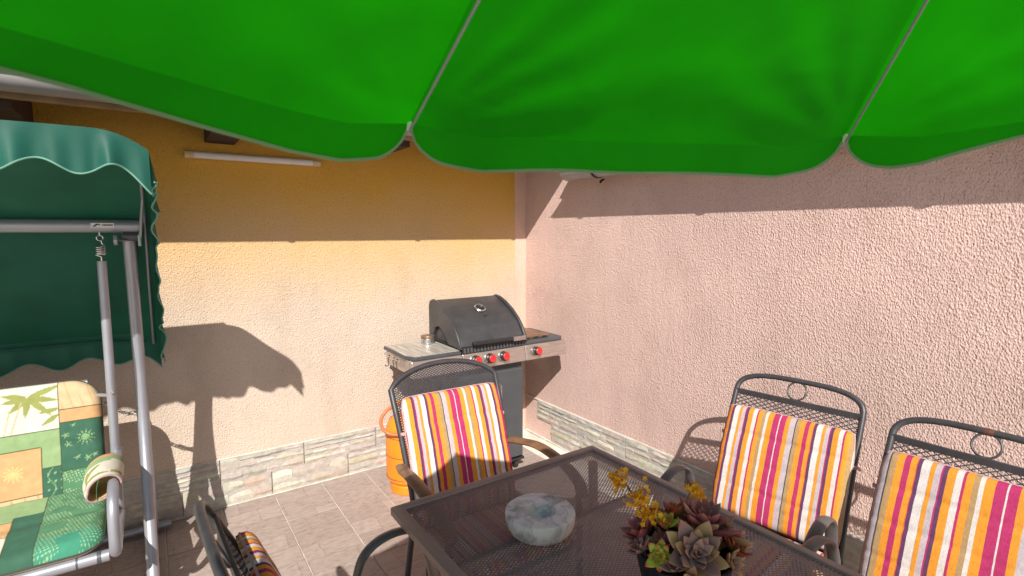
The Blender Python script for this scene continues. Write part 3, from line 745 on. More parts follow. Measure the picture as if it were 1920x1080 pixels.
    MB().lathe([(.0, .005), (.0315, .005), (.0315, .0035), (.0, .0035)], 36, c, M=Ms, cap=False).build('dial', M['black'], lid)
    e = MB(); ec = V(.02, -.068, 1.0635); sl3 = atan2(1.068 - 1.012, .075); Me = Matrix.Rotation(sl3, 3, 'X')
    for dx, w_, dz in ((-.012, .014, .002), (.008, .018, .004), (.028, .008, .001), (-.002, .02, -.008)):
        e.box(ec + Me @ V(dx, dz, .0035), (w_, .004, .002), Me)
    e.build('emblem', M['chrome'], lid, 0)
    return root
M['bronze2'] = simple('worn_bronze_cover', (.30, .19, .13), .42, .7, .25, 12)
grill()
t = thing('tin_can', 'small round metal tin on the left shelf of the grill', 'tin', (-1.0, -.28, .8876))
MB().lathe([(.043, 0), (.045, .002), (.045, .034), (.044, .036)], 32).build('tin_body', M['tin'], t)
MB().lathe([(.046, .0365), (.0465, .038), (.0465, .050), (.045, .053), (.0, .053)], 32).build('tin_lid', M['bronze2'], t)
for i, yy in enumerate((-.44, -.39, -.31)):
    x = -.685 - .60; z = .845
    pts = [V(x, yy, z + .006)] + [V(x + .009 * sin(a), yy, z - .002 + .009 * cos(a)) for a in [k * pi / 6 for k in range(0, 8)]] + [V(x, yy + .002, z - .03)] + [V(x - .012 + .012 * cos(a), yy, z - .05 - .012 * sin(a)) for a in [k * pi / 6 for k in range(0, 7)]]
    h = thing('hanging_hook', 'small dark S-shaped hook hanging from the grill shelf rail', 'hook', (x, yy, z), group='hooks under the grill shelf')
    h2 = MB().tube([p - V(x, yy, z) for p in pts], .003, 8).build('hook_wire', M['chairmetal'], h)

# ------------------------------------------------------------------ gas bottle
gb = thing('gas_bottle', 'orange gas bottle with a looped hose beside the grill', 'gas bottle', (-1.20, -.40, 0))
MB().lathe([(.105, .0), (.118, .004), (.118, .05), (.112, .056), (.122, .068), (.138, .085), (.142, .12), (.142, .37), (.137, .41), (.118, .455), (.085, .482), (.035, .492), (.001, .493)], 48).build('body', M['orange'], gb)
for z in (.105, .365, .245): MB().tube([(.1425 * cos(a), .1425 * sin(a), z) for a in [k * pi / 24 for k in range(48)]], .0022, 6, closed=True).build('weld_seam', M['bronze'], gb)
for a0 in (0, pi): 
    MB().tube([(.085 * cos(a), .085 * sin(a), .50 + .045 * min(1, 3 * min((a - a0 - .3) / 2.5, 1 - (a - a0 - .3) / 2.5))) for a in [a0 + .3 + 2.5 * k / 20 for k in range(21)]], .007, 8).build('guard_handle', M['orange'], gb)
vv = MB().lathe([(.016, .49), (.016, .525), (.024, .53), (.024, .55), (.01, .555), (.01, .575), (.026, .58), (.026, .592), (.0, .594)], 16).build('valve', M['steel'], gb)
MB().tube(smoothpath([(-.02, 0, .548), (-.09, -.02, .560), (-.165, -.035, .535), (-.195, -.04, .475), (-.165, -.06, .415), (-.10, -.115, .405), (.0, -.16, .425), (.10, -.14, .45), (.24, -.02, .44)], 8), .0105, 12).build('hose', M['hose'], gb)

# ------------------------------------------------------------------ mesh (expanded metal) panels
def lattice(b, f, W, H, pitch, ratio, wd, th, edge=None):
    """two families of diagonal strands over 0..W x 0..H, clipped to the rectangle (or to edge(u)=top height);
       f(u,v) -> point, normal ; ratio = dv/du of a strand"""
    for sgn in (1, -1):
        k = -int(H / ratio / pitch) - 2; n = int((W + H / ratio) / pitch) + 2
        for i in range(-n, n + 1):
            u0 = i * pitch
            def uu(v_): return u0 + sgn * v_ / ratio
            # clip
            lo, hi = 0.0, H
            for bound, s2 in ((0, 1), (W, -1)):
                vb = (bound - u0) * sgn * ratio
                if s2 * sgn > 0: lo = max(lo, vb)
                else: hi = min(hi, vb)
            if edge:
                # march down from the top until inside
                st = (hi - lo) / 60 if hi > lo else 0
                while hi > lo and hi > edge(uu(hi)): hi -= st
            if hi - lo < pitch * .3: continue
            ns = max(1, int((hi - lo) / .12)) if edge or H < .8 else 1
            prev = None
            for q in range(ns + 1):
                v_ = lo + (hi - lo) * q / ns; u = uu(v_); p, nn = f(u, v_); p2, _ = f(uu(v_ + .001), v_ + .001); t = (p2 - p).normalized(); s_ = t.cross(nn).normalized()
                off = nn * (.0003 * sgn)
                ring = [p + s_ * wd + nn * th + off, p - s_ * wd + nn * th + off, p - s_ * wd - nn * th + off, p + s_ * wd - nn * th + off]
                if prev: b.add(prev + ring, [(0, 1, 5, 4), (1, 2, 6, 5), (2, 3, 7, 6), (3, 0, 4, 7)])
                prev = ring
    return b

# ------------------------------------------------------------------ table
def table():
    x0, x1, y1, y0, z = -1.883, -.9915, -1.843, -3.36, .729
    cx, cy = (x0 + x1) / 2, (y0 + y1) / 2
    root = thing('dining_table', 'brown metal garden table with perforated mesh top', 'table', (cx, cy, 0))
    W, L = x1 - x0, y1 - y0; fw = .036
    fr = MB(); a, b_ = W / 2, L / 2; rc = .012
    # frame as a mitred profile: outer rounded edge, flat top, small step down to the mesh
    pr = [(0, -.030), (0, -.006), (.004, -.001), (.010, 0), (fw - .004, 0), (fw, -.003), (fw, -.028), (fw - .004, -.031)]
    cor = [(-1, -1), (1, -1), (1, 1), (-1, 1)]; vs = []; fs = []
    for sx, sy in cor:
        for q, h in pr: vs.append((sx * (a - q), sy * (b_ - q), z + h))
    n = len(pr)
    for c in range(4):
        d = (c + 1) % 4
        for k in range(n): fs.append((c * n + k, d * n + k, d * n + (k + 1) % n, c * n + (k + 1) % n))
    fr.add(vs, fs); fr.build('top_frame', M['tableframe'], root, 30, .003)
    mb = MB(); wi, li = W - 2 * fw + .004, L - 2 * fw + .004
    lattice(mb, lambda u, v_: (V(-wi / 2 + u, -li / 2 + v_, z - .0075), V(0, 0, 1)), wi, li, .0180, .62, .0020, .0007)
    m_ = mb.build('mesh_top', M['tablemesh'], root, 0); m_['kind'] = 'stuff'
    for yy in (-.38, 0, .38): MB().b2(-wi / 2, wi / 2, yy - .012, yy + .012, z - .034, z - .0105).build('cross_bar', M['tableframe'], root, 0, .002)
    MB().lathe([(.019, -.012), (.030, -.012), (.030, -.0035), (.028, -.002), (.019, -.002)], 28, (0, 0, z)).build('parasol_ring', M['tableframe'], root)
    for sx in (-1, 1):
        for sy in (-1, 1):
            p = smoothpath([V(sx * (a - .06), sy * (b_ - .07), z - .032), V(sx * (a - .10), sy * (b_ - .12), .50), V(sx * (a - .10), sy * (b_ - .12), .22), V(sx * (a - .05), sy * (b_ - .06), .012)], 6)
            lg = MB().tube(p, .019, 12).build('leg', M['tableframe'], root)
            MB().lathe([(.024, .001), (.025, .012), (.02, .02)], 14, p[-1] * 1 - V(0, 0, .012)).build('foot', M['rubber'], lg)
    for sy in (-1, 1):
        MB().tube([V(-(a - .10), sy * (b_ - .12), .36), V((a - .10), sy * (b_ - .12), .36)], .011, 10).build('stretcher', M['tableframe'], root)
    MB().tube([V(0, -(b_ - .12), .36), V(0, (b_ - .12), .36)], .011, 10).build('stretcher', M['tableframe'], root)
table()

# ------------------------------------------------------------------ chairs
def backline(h):           # h: 0 at the seat .. 1 at the cross bar -> (y, z)
    return V(0, .195 + .115 * h + .07 * h * h, .385 + .51 * h)
def ring_chair():
    root = thing('garden_chair', 'x', 'chair'); m = M['chairmetal']; W = .25
    # bow: up one side, over, down the other
    pts = [V(-W, backline(k / 6).y, backline(k / 6).z) for k in range(7)]
    n = 24
    for i in range(1, n):
        a = pi - pi * i / n; cx = cos(a); px = W * (abs(cx) ** .62) * (1 if cx > 0 else -1); h = .085 * sin(a) ** .72
        pts.append(V(px, .380 + .48 * h, .895 + h))
    pts += [V(W, backline(k / 6).y, backline(k / 6).z) for k in range(6, -1, -1)]
    MB().tube(pts, .0115, 12).build('back_bow', m, root)
    MB().b2(-W, W, .372, .382, .882, .907).build('cross_bar', m, root, 0, .002)
    MB().tube([V(.037 * cos(a), .4013 + .0168 * sin(a), .9395 + .035 * sin(a)) for a in [k * pi / 18 for k in range(36)]], .0038, 8, closed=True).build('ring', m, root)
    mb = MB()
    def fb(u, v_):
        h = v_ / .51; p = backline(h); q = backline(h + .01); t = (q - p).normalized(); return V(-W + u, p.y, p.z), V(0, -t.z, t.y)
    lattice(mb, fb, 2 * W, .507, .030, .52, .0017, .0012)
    o = mb.build('back_mesh', m, root, 0); o['kind'] = 'stuff'
    sb = MB(); lattice(sb, lambda u, v_: (V(-W + u, -.235 + v_, .385), V(0, 0, 1)), 2 * W, .43, .030, .52, .0017, .0012)
    o = sb.build('seat_mesh', m, root, 0); o['kind'] = 'stuff'
    MB().tube([V(-W, .195, .388), V(-W, -.20, .388), V(-W + .04, -.24, .388), V(W - .04, -.24, .388), V(W, -.20, .388), V(W, .195, .388)], .0115, 10, closed=True).build('seat_frame', m, root)
    for s in (-1, 1):
        MB().tube(smoothpath([V(s * W, .31, .0), V(s * W, .29, .08), V(s * W, .215, .36), V(s * W, .21, .42)], 6), .0115, 12).build('leg', m, root)
        MB().tube(smoothpath([V(s * .262, -.24, .0), V(s * .262, -.235, .25), V(s * .264, -.238, .46), V(s * .266, -.246, .56)], 7), .0115, 12).build('leg', m, root)
        hp = smoothpath([V(s * .266, -.246, .545), V(s * .267, -.238, .60), V(s * .268, -.205, .64), V(s * .268, -.14, .662), V(s * .268, -.07, .658), V(s * .266, -.015, .625), V(s * .264, .012, .56), V(s * .260, .03, .46), V(s * .255, .045, .392)], 7)
        MB().tube(hp, .021, 12, ry=.0085, up=(s, 0, 0)).build('armrest', M['armmetal'], root) if False else MB().tube(hp, .0085, 12, ry=.021, up=(s, 0, 0)).build('armrest', M['armmetal'], root)
        MB().tube([V(s * W, -.20, .39), V(s * .262, -.235, .37)], .008, 8).build('seat_stay', m, root)
    return root
def mesh_chair():
    root = thing('garden_chair', 'x', 'chair'); m = M['chairmetal']; W = .262
    topz = lambda x: .935 + .112 * sqrt(max(0, 1 - (x / (W * 1.04)) ** 2)) - .112 * sqrt(1 - (1 / 1.04) ** 2)
    ly = lambda z: .195 + .115 * (z - .385) / .51 + .07 * ((z - .385) / .51) ** 2
    pts = [V(-W + .03 * (1 - k / 6), ly(.385 + .55 * k / 6), .385 + .55 * k / 6) for k in range(7)]
    pts += [V(-W + 2 * W * i / 24, ly(topz(-W + 2 * W * i / 24)), topz(-W + 2 * W * i / 24)) for i in range(1, 24)]
    pts += [V(W - .03 * (1 - k / 6), ly(.385 + .55 * k / 6), .385 + .55 * k / 6) for k in range(6, -1, -1)]
    MB().tube(pts, .0125, 12).build('back_bow', m, root)
    mb = MB()
    def fb(u, v_):
        z = .385 + v_; y = ly(z); t = V(0, ly(z + .01) - y, .01).normalized(); k = 1 - .1 * (1 - min(1, v_ / .57)); return V((-W + u) * k, y, z), V(0, -t.z, t.y)
    lattice(mb, fb, 2 * W, .65, .0165, .6, .0019, .001, edge=lambda u: topz(-W + u) - .385)
    o = mb.build('back_mesh', m, root, 0); o['kind'] = 'stuff'
    sb = MB(); lattice(sb, lambda u, v_: (V(-.25 + u, -.235 + v_, .385), V(0, 0, 1)), .5, .43, .0165, .6, .0018, .0012)
    o = sb.build('seat_mesh', m, root, 0); o['kind'] = 'stuff'
    MB().tube([V(-.25, .195, .388), V(-.25, -.24, .388), V(.25, -.24, .388), V(.25, .195, .388)], .0125, 10, closed=True).build('seat_frame', m, root)
    for s in (-1, 1):
        MB().tube(smoothpath([V(s * .26, .31, .0), V(s * .255, .28, .1), V(s * .252, .21, .38)], 6), .0125, 12).build('leg', m, root)
        fl = smoothpath([V(s * .285, -.24, .0), V(s * .285, -.225, .30), V(s * .288, -.215, .55), V(s * .29, -.20, .615)], 7)
        MB().tube(fl, .0125, 12).build('leg', m, root)
        ar = smoothpath([V(s * .285, -.245, .575), V(s * .292, -.205, .625), V(s * .296, -.12, .655), V(s * .298, .0, .672), V(s * .295, .10, .672), V(s * .285, .20, .655), V(s * .270, .265, .645)], 7)
        MB().tube(ar, .027, 12, ry=.013, up=(0, -.35, 1)).build('armrest', M['bronze'], root)
        MB().tube([V(s * .25, -.21, .39), V(s * .285, -.225, .37)], .009, 8).build('seat_stay', m, root)
    return root

def copy_tree(o, parent=None):
    c = o.copy(); COL.objects.link(c); c.parent = parent
    for ch in list(o.children): copy_tree(ch, c)
    return c
# striped cushions --------------------------------------------------------------------------------
_O, _M, _P, _Wt, _T, _L, _D, _R = (.66, .265, .035), (.40, .036, .125), (.115, .045, .11), (.60, .55, .54), (.38, .245, .12), (.45, .385, .42), (.06, .05, .07), (.62, .13, .05)
SEQ = [(_D, .010), (_T, .052), (_O, .058), (_M, .052), (_O, .045), (_R, .010), (_P, .032), (_Wt, .068), (_T, .006), (_O, .030), (_L, .050), (_M, .010), (_P, .036), (_O, .062), (_Wt, .050), (_M, .020), (_O, .055), (_T, .045), (_Wt, .034), (_O, .072), (_M, .075), (_Wt, .011), (_M, .072), (_O, .055), (_L, .070)]
def stripes():
    m, nt, bs = newmat('striped_cotton'); a = N(nt, 'ShaderNodeAttribute'); a.attribute_name = 'su'
    tot = sum(q for _, q in SEQ); stops = []; x = 0
    fr_ = N(nt, 'ShaderNodeMath', operation='FRACT'); vec = coords(nt); wob = noisetex(nt, vec, 9, 2)
    mad = N(nt, 'ShaderNodeMath', operation='MULTIPLY_ADD'); mad.inputs[1].default_value = .010
    nt.links.new(wob.outputs[0], mad.inputs[0]); nt.links.new(a.outputs['Fac'], mad.inputs[2]); nt.links.new(mad.outputs[0], fr_.inputs[0])
    for c, q in SEQ: stops.append((x / tot, c)); x += q
    r = ramp(nt, stops, 'CONSTANT'); nt.links.new(fr_.outputs[0], r.inputs[0])
    v2 = coords(nt, (260, 260, 40)); n = noisetex(nt, v2, 1.0, 3); big = noisetex(nt, vec, 7, 4)
    r2 = ramp(nt, [(.3, (.84, .84, .84)), (.7, (1.12, 1.12, 1.12))]); nt.links.new(n.outputs[0], r2.inputs[0])
    mx = N(nt, 'ShaderNodeMix', data_type='RGBA', blend_type='MULTIPLY'); mx.inputs[0].default_value = 1
    nt.links.new(r.outputs[0], mx.inputs[6]); nt.links.new(r2.outputs[0], mx.inputs[7]); nt.links.new(mx.outputs[2], bs.inputs['Base Color'])
    bs.inputs['Roughness'].default_value = .92; bs.inputs['Specular IOR Level'].default_value = .15
    n3 = noisetex(nt, coords(nt), 650, 2); b1 = bump(nt, bs, n3.outputs[0], .4, .0006); bump(nt, bs, big.outputs[0], .5, .01, b1); return m
M['stripes'] = stripes()
def chair_cushion(label, loc, rz, off, seed, wid=.250, topv=.438, mir=1, per=.33):
    root = thing('chair_cushion', label, 'cushion', (loc[0], loc[1], .44), rz, 'striped chair cushions')
    O = V(0, 0, .44)
    def pad(name, mid, L, T, H0):
        b = MB(); nu, nv = 44, 60; front = []; back = []; su = []
        for j in range(nv + 1):
            for i in range(nu + 1):
                u = -1 + 2 * i / nu; v_ = -1 + 2 * j / nv; u = sin(u * pi / 2) * .35 + u * .65; v2 = sin(v_ * pi / 2) * .3 + v_ * .7
                x = wid * u * (1 - .045 * v2 ** 8); t = (v2 * (1 - .03 * abs(u) ** 9) + 1) / 2
                e = min(1, min(1 - abs(u), (1 - abs(v2)) * L / (2 * wid)) / .14); th = T * (.25 + .75 * sqrt(max(0, 1 - (1 - e) ** 2)))
                q = t * L
                for cr in (.28, .52, .76): th -= .0035 * exp(-((t - cr) / .018) ** 2)
                th += .0035 * nz(x * 12 + seed, q * 9, seed) + .0022 * nz(x * 5, q * 38, seed + 3) * (1 if abs(u) < .97 else .2)
                p, n = mid(q)
                sidew = .004 * nz(q * 14, seed, 8 + (u > 0)) * abs(u) ** 6
                x += sidew
                front.append(V(x, p.y, p.z) + n * (th + .003) - O); back.append(V(x, p.y, p.z) - n * (T * .18 if e > .3 else T * .1) - O)
                su.append(mir * (x + wid) / per + off)
        w_ = nu + 1; fs = [(j * w_ + i, j * w_ + i + 1, (j + 1) * w_ + i + 1, (j + 1) * w_ + i) for j in range(nv) for i in range(nu)]
        ed = list(range(nu + 1)) + [j * w_ + nu for j in range(1, nv + 1)] + [nv * w_ + i for i in range(nu - 1, -1, -1)] + [j * w_ for j in range(nv - 1, 0, -1)]
        nb = len(front); rim = [(ed[k], ed[(k + 1) % len(ed)], ed[(k + 1) % len(ed)] + nb, ed[k] + nb) for k in range(len(ed))]
        b.add(front + back, fs + [tuple(q + nb for q in f[::-1]) for f in fs] + rim, 0, su=su + su)
        o = b.build(name, M['stripes'], root, 60)
        MB().tube([(front[k] * .8 + back[k] * .2) for k in ed], .0034, 7, closed=True).build('piping', M['piping'], o)
        return o
    def mb_(q):
        h = .035 + q / .51 * .985; p = backline(h); d = (backline(h + .01) - p).normalized(); n = V(0, -d.z, d.y); return p + n * .018, n
    bp = pad('back_pad', mb_, topv, .034, 0)
    pad('seat_pad', lambda q: (V(0, .135 - q, .398 + .008 * sin(q * 6)), V(0, 0, 1)), .38, .030, 0)
    for s in (-1, 1):
        p, n = mb_(topv * .72)
        MB().tube([V(s * (wid - .004), p.y, p.z) - O, V(s * (wid + .014), p.y + .004, p.z + .003) - O, V(s * (wid + .020), p.y + .026, p.z - .01) - O], .004, 6, ry=.008, up=(0, 0, 1)).build('tie', M['piping'], root)
    return root
CH = [('ring', (-.625, -2.353), radians(-81.5), 'charcoal mesh chair by the pink wall, right beside the far end of the table', 'striped cushion on the chair by the pink wall, its whole width in view', .125),
      ('ring', (-.715, -2.945), radians(-89), 'charcoal mesh chair by the pink wall with a rust spot above its back ring', 'striped cushion on the pink wall side, white lilac stripe down its edge', -.078),
      ('ring', (-1.995, -2.165), radians(93), 'charcoal mesh chair on the swing side of the table, seen from the side', 'striped cushion on the chair at the swing side of the table', .30)]
proto = ring_chair(); first = True
for kind, (x, y), rz, lab, clab, off in CH:
    c = proto if first else copy_tree(proto); first = False
    c.location = (x, y, 0); c.rotation_euler = (0, 0, rz); tag(c, lab, 'chair', 'ring-backed garden chairs')
    chair_cushion(clab, (x, y), rz, off, x * 7 + y, per=.37 if y < -2.6 else .33, topv=.455 if y < -2.6 else .438)
mc = mesh_chair(); mc.location = (-1.405, -1.690, 0); mc.rotation_euler = (0, 0, radians(-2)); tag(mc, 'dark chair with arched fine-mesh back and brown armrests in front of the grill', 'chair')
chair_cushion('striped cushion on the arched chair in front of the grill', (-1.405, -1.690), radians(-2), .53, 3.3, .238, .50, -1)
rs = MB().lathe([(.0, .0), (.010, .0), (.0125, .012), (.0125, .03), (.0, .032)], 10)

# ------------------------------------------------------------------ ashtray
t = MB().lathe([(.084, 0), (.092, .002), (.100, .014), (.1055, .030), (.1058, .045), (.1050, .0495), (.1025, .0520), (.080, .0525), (.0490, .0525), (.0468, .0505), (.0445, .041), (.041, .029), (.034, .021), (.020, .0175), (.0, .017)], 64)
t.v = [tuple(V(*p) * (1 + .012 * nz(p[0] * 20, p[1] * 20, p[2] * 30)) if p[2] > .002 else p) for p in t.v]
# one resting groove in the rim
def groove(p):
    x, y, z = p; a = atan2(y, x) - radians(10); r = sqrt(x * x + y * y); d = abs(((a + pi) % (2 * pi)) - pi) * r
    return (x, y, z - .010 * exp(-(d / .008) ** 2)) if z > .045 else p
t.v = [groove(p) for p in t.v]; t.v = [(x, y, z * 1.16) for x, y, z in t.v]
tag(t.build('ashtray', M['marble'], None, 26, loc=(-1.553, -2.215, .7232)), 'round grey-veined marble ashtray on the mesh table', 'ashtray')

# ------------------------------------------------------------------ pot of succulents
def leafmat(name, stops, rough=.5):
    m, nt, bs = newmat(name); a = N(nt, 'ShaderNodeAttribute'); a.attribute_name = 'lt'
    r = ramp(nt, stops); oi = N(nt, 'ShaderNodeObjectInfo'); n = noisetex(nt, coords(nt), 60, 4)
    ad = N(nt, 'ShaderNodeMath', operation='MULTIPLY_ADD'); ad.inputs[1].default_value = .25; nt.links.new(n.outputs[0], ad.inputs[0])
    sb = N(nt, 'ShaderNodeMath', operation='SUBTRACT'); sb.inputs[1].default_value = .125; nt.links.new(a.outputs['Fac'], sb.inputs[0]); nt.links.new(sb.outputs[0], ad.inputs[2])
    nt.links.new(ad.outputs[0], r.inputs[0])
    hs = N(nt, 'ShaderNodeHueSaturation'); mr = N(nt, 'ShaderNodeMapRange'); mr.inputs[3].default_value = .75; mr.inputs[4].default_value = 1.25
    nt.links.new(oi.outputs['Random'], mr.inputs[0]); nt.links.new(mr.outputs[0], hs.inputs['Value']); nt.links.new(r.outputs[0], hs.inputs['Color']); nt.links.new(hs.outputs[0], bs.inputs['Base Color'])
    bs.inputs['Roughness'].default_value = rough; bs.inputs['Subsurface Weight'].default_value = .05; return m
M['sucA'] = leafmat('mauve_succulent', [(.0, (.25, .14, .19)), (.55, (.34, .17, .17)), (.9, (.43, .22, .15)), (1, (.54, .32, .26))])
M['sucA2'] = leafmat('tan_succulent', [(.0, (.30, .14, .11)), (.6, (.48, .25, .12)), (1, (.58, .36, .24))])
M['sucB'] = leafmat('plum_succulent', [(.0, (.17, .055, .075)), (.6, (.32, .085, .10)), (1, (.45, .15, .14))])
M['sucG'] = leafmat('green_red_succulent', [(.0, (.30, .50, .05)), (.42, (.30, .46, .05)), (.62, (.50, .30, .05)), (.85, (.62, .05, .03))])
M['sucR'] = leafmat('red_succulent', [(.0, (.12, .22, .03)), (.45, (.35, .10, .04)), (1, (.42, .03, .03))])
M['flower'] = simple('yellow_flower', (.88, .40, .008), .6, 0, .2, 40)
M['stemc'] = simple('reddish_stem', (.22, .09, .05), .6)
def leaf_mesh(name, mat, L, w_, th, cup, tipp):
    b = MB(); nu, nv = 8, 10; vs = []
    def fn(sd):
        def f(u, v_):
            x = (u - .5) * 2; q = v_
            ww = w_ * (sin(pi * min(1, (q * .93 + .07)) ** tipp) ** .8) * .5 if q < .999 else .0
            edge = sqrt(max(0, 1 - x * x)); t = th * edge * sin(pi * min(.98, q * .9 + .1)) ** .5
            z = cup * q * q * L + .28 * ww * x * x + sd * t * .5
            return V(x * ww, q * L, z)
        return f
    for sd in (1, -1): b.grid(fn(sd), nu, nv, 0, {'lt': lambda u, v_: min(1, max(v_ ** 2.2, abs(u - .5) * 2 * .85 * v_ ** .3 if abs(u - .5) > .47 else 0))})
    return b.mesh(name, M[mat], 60)
LM = {}
def rosette(root, c, axis, R, n, mat, seed, w_=.55, th=.16, open0=1.25, tipp=.8, mats=None):
    """open0: tilt of the outermost leaves from the axis"""
    rnd = random.Random(seed); ax = Vector(axis).normalized(); q = ax.to_track_quat('Z', 'Y').to_matrix()
    core = MB().lathe([(.001, -.04), (R * .10, -.03), (R * .14, -.005), (R * .06, .012 * R / .05), (.0005, .015 * R / .05)], 10, (0, 0, 0), M=q).build('succulent', M['stemc'], root, loc=tuple(c))
    for i in range(n):
        f = i / (n - 1); a = i * 2.39996 + seed; tilt = open0 * (1 - f) ** .8 + .06; L = R * (1 - .58 * f) * rnd.uniform(.9, 1.08)
        mt = mat if not mats or f > .45 else mats[i % len(mats)]
        key = (mt, w_, th, tipp, tilt > .7)
        if key not in LM: LM[key] = leaf_mesh('leaf', mt, 1.0, w_, th, .22 if tilt > .7 else -.12, tipp)
        o = bpy.data.objects.new('leaf', LM[key]); COL.objects.link(o); o.parent = core
        Mx = q.to_4x4() @ Matrix.Rotation(a, 4, 'Z') @ Matrix.Translation((0, R * .05 * (1 - f), R * (.05 * (f - .5)))) @ Matrix.Rotation(pi / 2 - tilt + rnd.uniform(-.08, .08), 4, 'X') @ Matrix.Scale(L, 4)
        o.matrix_local = Mx
    return core
def planter():
    root = thing('succulent_planter', 'dark blue pot of mauve and green succulents with yellow flowers on the table', 'potted plant', (-1.44, -2.645, .7232))
    O = V(-1.44, -2.645, .7232)
    b = MB(); prof = [(.078, 0), (.086, .003), (.099, .04), (.111, .09), (.116, .112), (.118, .120), (.113, .122), (.108, .115), (.105, .10), (.0, .098)]
    b.lathe(prof, 60)
    def rip(p):
        x, y, z = p; a = atan2(y, x); r = sqrt(x * x + y * y)
        if r > .06 and z > .005: k = 1 + .012 * sin(a * 26) * sin(z * 330) + .01 * nz(x * 60, y * 60, z * 60); return (x * k, y * k, z + (.004 * sin(a * 5) if z > .11 else 0))
        return p
    b.v = [rip(p) for p in b.v]; b.build('pot', M['pot'], root, 40)
    MB().grid(lambda u, v_: V((u - .5) * .20, (v_ - .5) * .20, .104 + .01 * nz(u * 9, v_ * 9, 3)) if (u - .5) ** 2 + (v_ - .5) ** 2 < .245 else V((u - .5) * .13, (v_ - .5) * .13, .095), 14, 14).build('soil', M['soil'], root)
    P = lambda x, y, z: V(x, y, z) - O
    cm = V(-2.48, -3.41, 1.62)
    rosette(root, P(-1.475, -2.705, .868), (-.45, -.55, .8), .086, 30, 'sucA', 1.0, .62, .16, 1.35, .78, ['sucA2', 'sucA'])
    rosette(root, P(-1.385, -2.655, .885), (.15, -.10, 1), .096, 28, 'sucB', 2.2, .58, .16, 1.2, .8, ['sucB', 'sucA'])
    rosette(root, P(-1.345, -2.70, .86), (.7, -.3, .7), .070, 20, 'sucA', 3.1, .60, .18, 1.2, .8, ['sucA2', 'sucB'])
    rosette(root, P(-1.505, -2.575, .865), (-.5, .35, .8), .070, 20, 'sucB', 4.0, .5, .16, 1.15, .8)
    rosette(root, P(-1.475, -2.62, .905), (-.3, .0, 1), .040, 20, 'sucG', 5.2, .6, .25, 1.2, .85)
    rosette(root, P(-1.535, -2.655, .862), (-.75, -.35, .6), .043, 22, 'sucG', 6.3, .6, .26, 1.25, .85)
    rosette(root, P(-1.43, -2.61, .91), (.1, .25, 1), .042, 16, 'sucR', 7.4, .5, .25, 1.1, .85)
    rosette(root, P(-1.40, -2.585, .90), (.3, .4, .9), .036, 16, 'sucG', 8.4, .5, .25, 1.1, .85)
    rosette(root, P(-1.46, -2.565, .90), (-.1, .5, .9), .034, 14, 'sucR', 9.1, .5, .25, 1.1, .85)
    rosette(root, P(-1.535, -2.735, .850), (-.8, -.7, .35), .040, 14, 'sucA', 9.9, .55, .2, 1.2, .8, ['sucA2'])
    rosette(root, P(-1.40, -2.745, .848), (.1, -.9, .45), .044, 16, 'sucA', 10.9, .55, .2, 1.2, .8, ['sucA2'])
    for i, (x, y, z, r) in enumerate(((-1.50, -2.64, .87, .04), (-1.43, -2.655, .885, .04), (-1.52, -2.62, .862, .04), (-1.46, -2.59, .875, .045), (-1.415, -2.70, .865, .04), (-1.37, -2.60, .865, .045), (-1.40, -2.56, .858, .04), (-1.35, -2.65, .858, .045), (-1.50, -2.70, .855, .04), (-1.345, -2.605, .862, .05), (-1.365, -2.735, .852, .05), (-1.545, -2.60, .852, .046), (-1.33, -2.665, .856, .05), (-1.455, -2.665, .895, .042), (-1.53, -2.69, .85, .044), (-1.435, -2.57, .885, .042))):
        rosette(root, P(x, y, z), ((x + 1.44) * 4, (y + 2.645) * 4, .9), r, 14, ('sucB', 'sucR', 'sucA')[i % 3], 20 + i * 1.7, .5, .2, 1.2, .8)
    # flower stems: arching, with clusters of little star flowers
    rnd = random.Random(5)
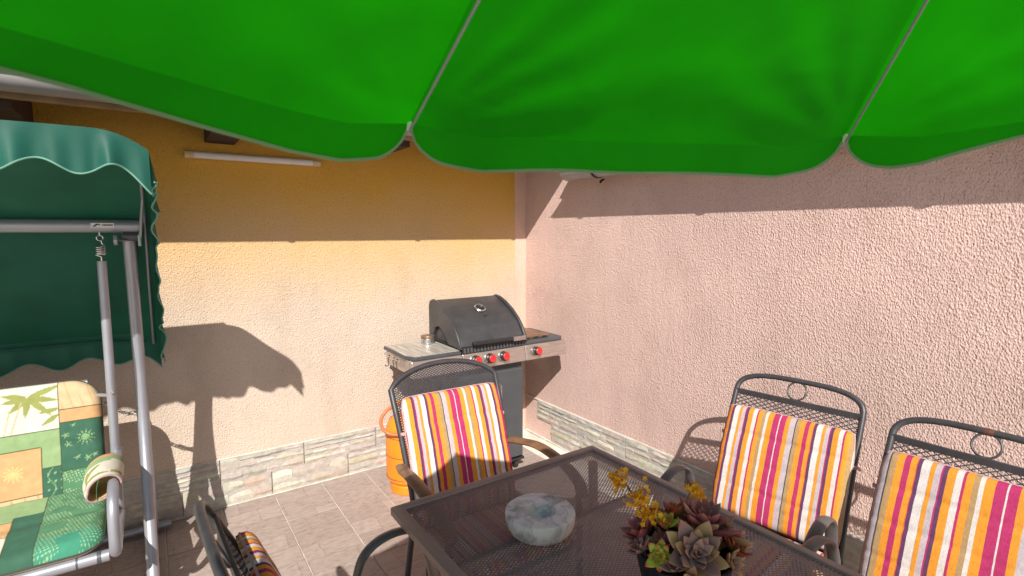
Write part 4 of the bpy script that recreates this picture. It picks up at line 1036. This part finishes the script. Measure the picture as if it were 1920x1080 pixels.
    def bloom(pts, spots):
        st = MB().tube([p - O for p in smoothpath(pts, 6)], .0022, 7).build('flower_stem', M['stemc'], root)
        for c, n, r in spots:
            for i in range(n):
                p = V(*c) + V(rnd.gauss(0, 1), rnd.gauss(0, 1), rnd.gauss(0, .8)) * r * .5 - O
                d = V(rnd.gauss(0, 1), rnd.gauss(0, 1), rnd.gauss(.6, 1)).normalized(); q = d.to_track_quat('Z', 'Y').to_matrix(); b = MB()
                for k in range(5):
                    a = k * 2 * pi / 5; e = V(cos(a), sin(a), .55) * .0082; s_ = V(-sin(a), cos(a), 0) * .0030
                    b.add([p, p + q @ (e * .55 + s_), p + q @ e, p + q @ (e * .55 - s_), p + q @ (e * .5 + V(0, 0, -.0012))], [(0, 1, 4), (1, 2, 4), (2, 3, 4), (3, 0, 4), (0, 3, 2, 1)])
                b.build('blossom', M['flower'], st, 0)
    bloom([V(-1.49, -2.60, .90), V(-1.515, -2.57, .94), V(-1.525, -2.535, .985), V(-1.53, -2.51, 1.0)], [((-1.532, -2.512, 1.0), 32, .021), ((-1.545, -2.52, .985), 18, .016)])
    bloom([V(-1.49, -2.60, .90), V(-1.51, -2.59, .93), V(-1.52, -2.58, .965)], [((-1.525, -2.577, .968), 56, .030), ((-1.515, -2.60, .94), 38, .026), ((-1.505, -2.56, .955), 20, .020)])
    bloom([V(-1.42, -2.62, .91), V(-1.41, -2.625, .94), V(-1.395, -2.625, .963), V(-1.383, -2.628, .970)], [((-1.384, -2.628, .972), 34, .021), ((-1.37, -2.64, .962), 14, .016)])
planter()
rust = MB().lathe([(.0112, -.016), (.0124, -.009), (.0124, .006), (.0112, .014)], 12, (0, 0, 0), M=Matrix.Rotation(pi / 2, 3, 'Y'))
M['rust'] = simple('rust', (.10, .045, .03), .9, 0, .4, 60, .8, 200)
ch2 = [o for o in bpy.data.objects if o.get('label', '').startswith('charcoal mesh chair by the pink wall with a rust')][0]
rust.build('rust_spot', M['rust'], ch2, loc=(0, .4208, .980))
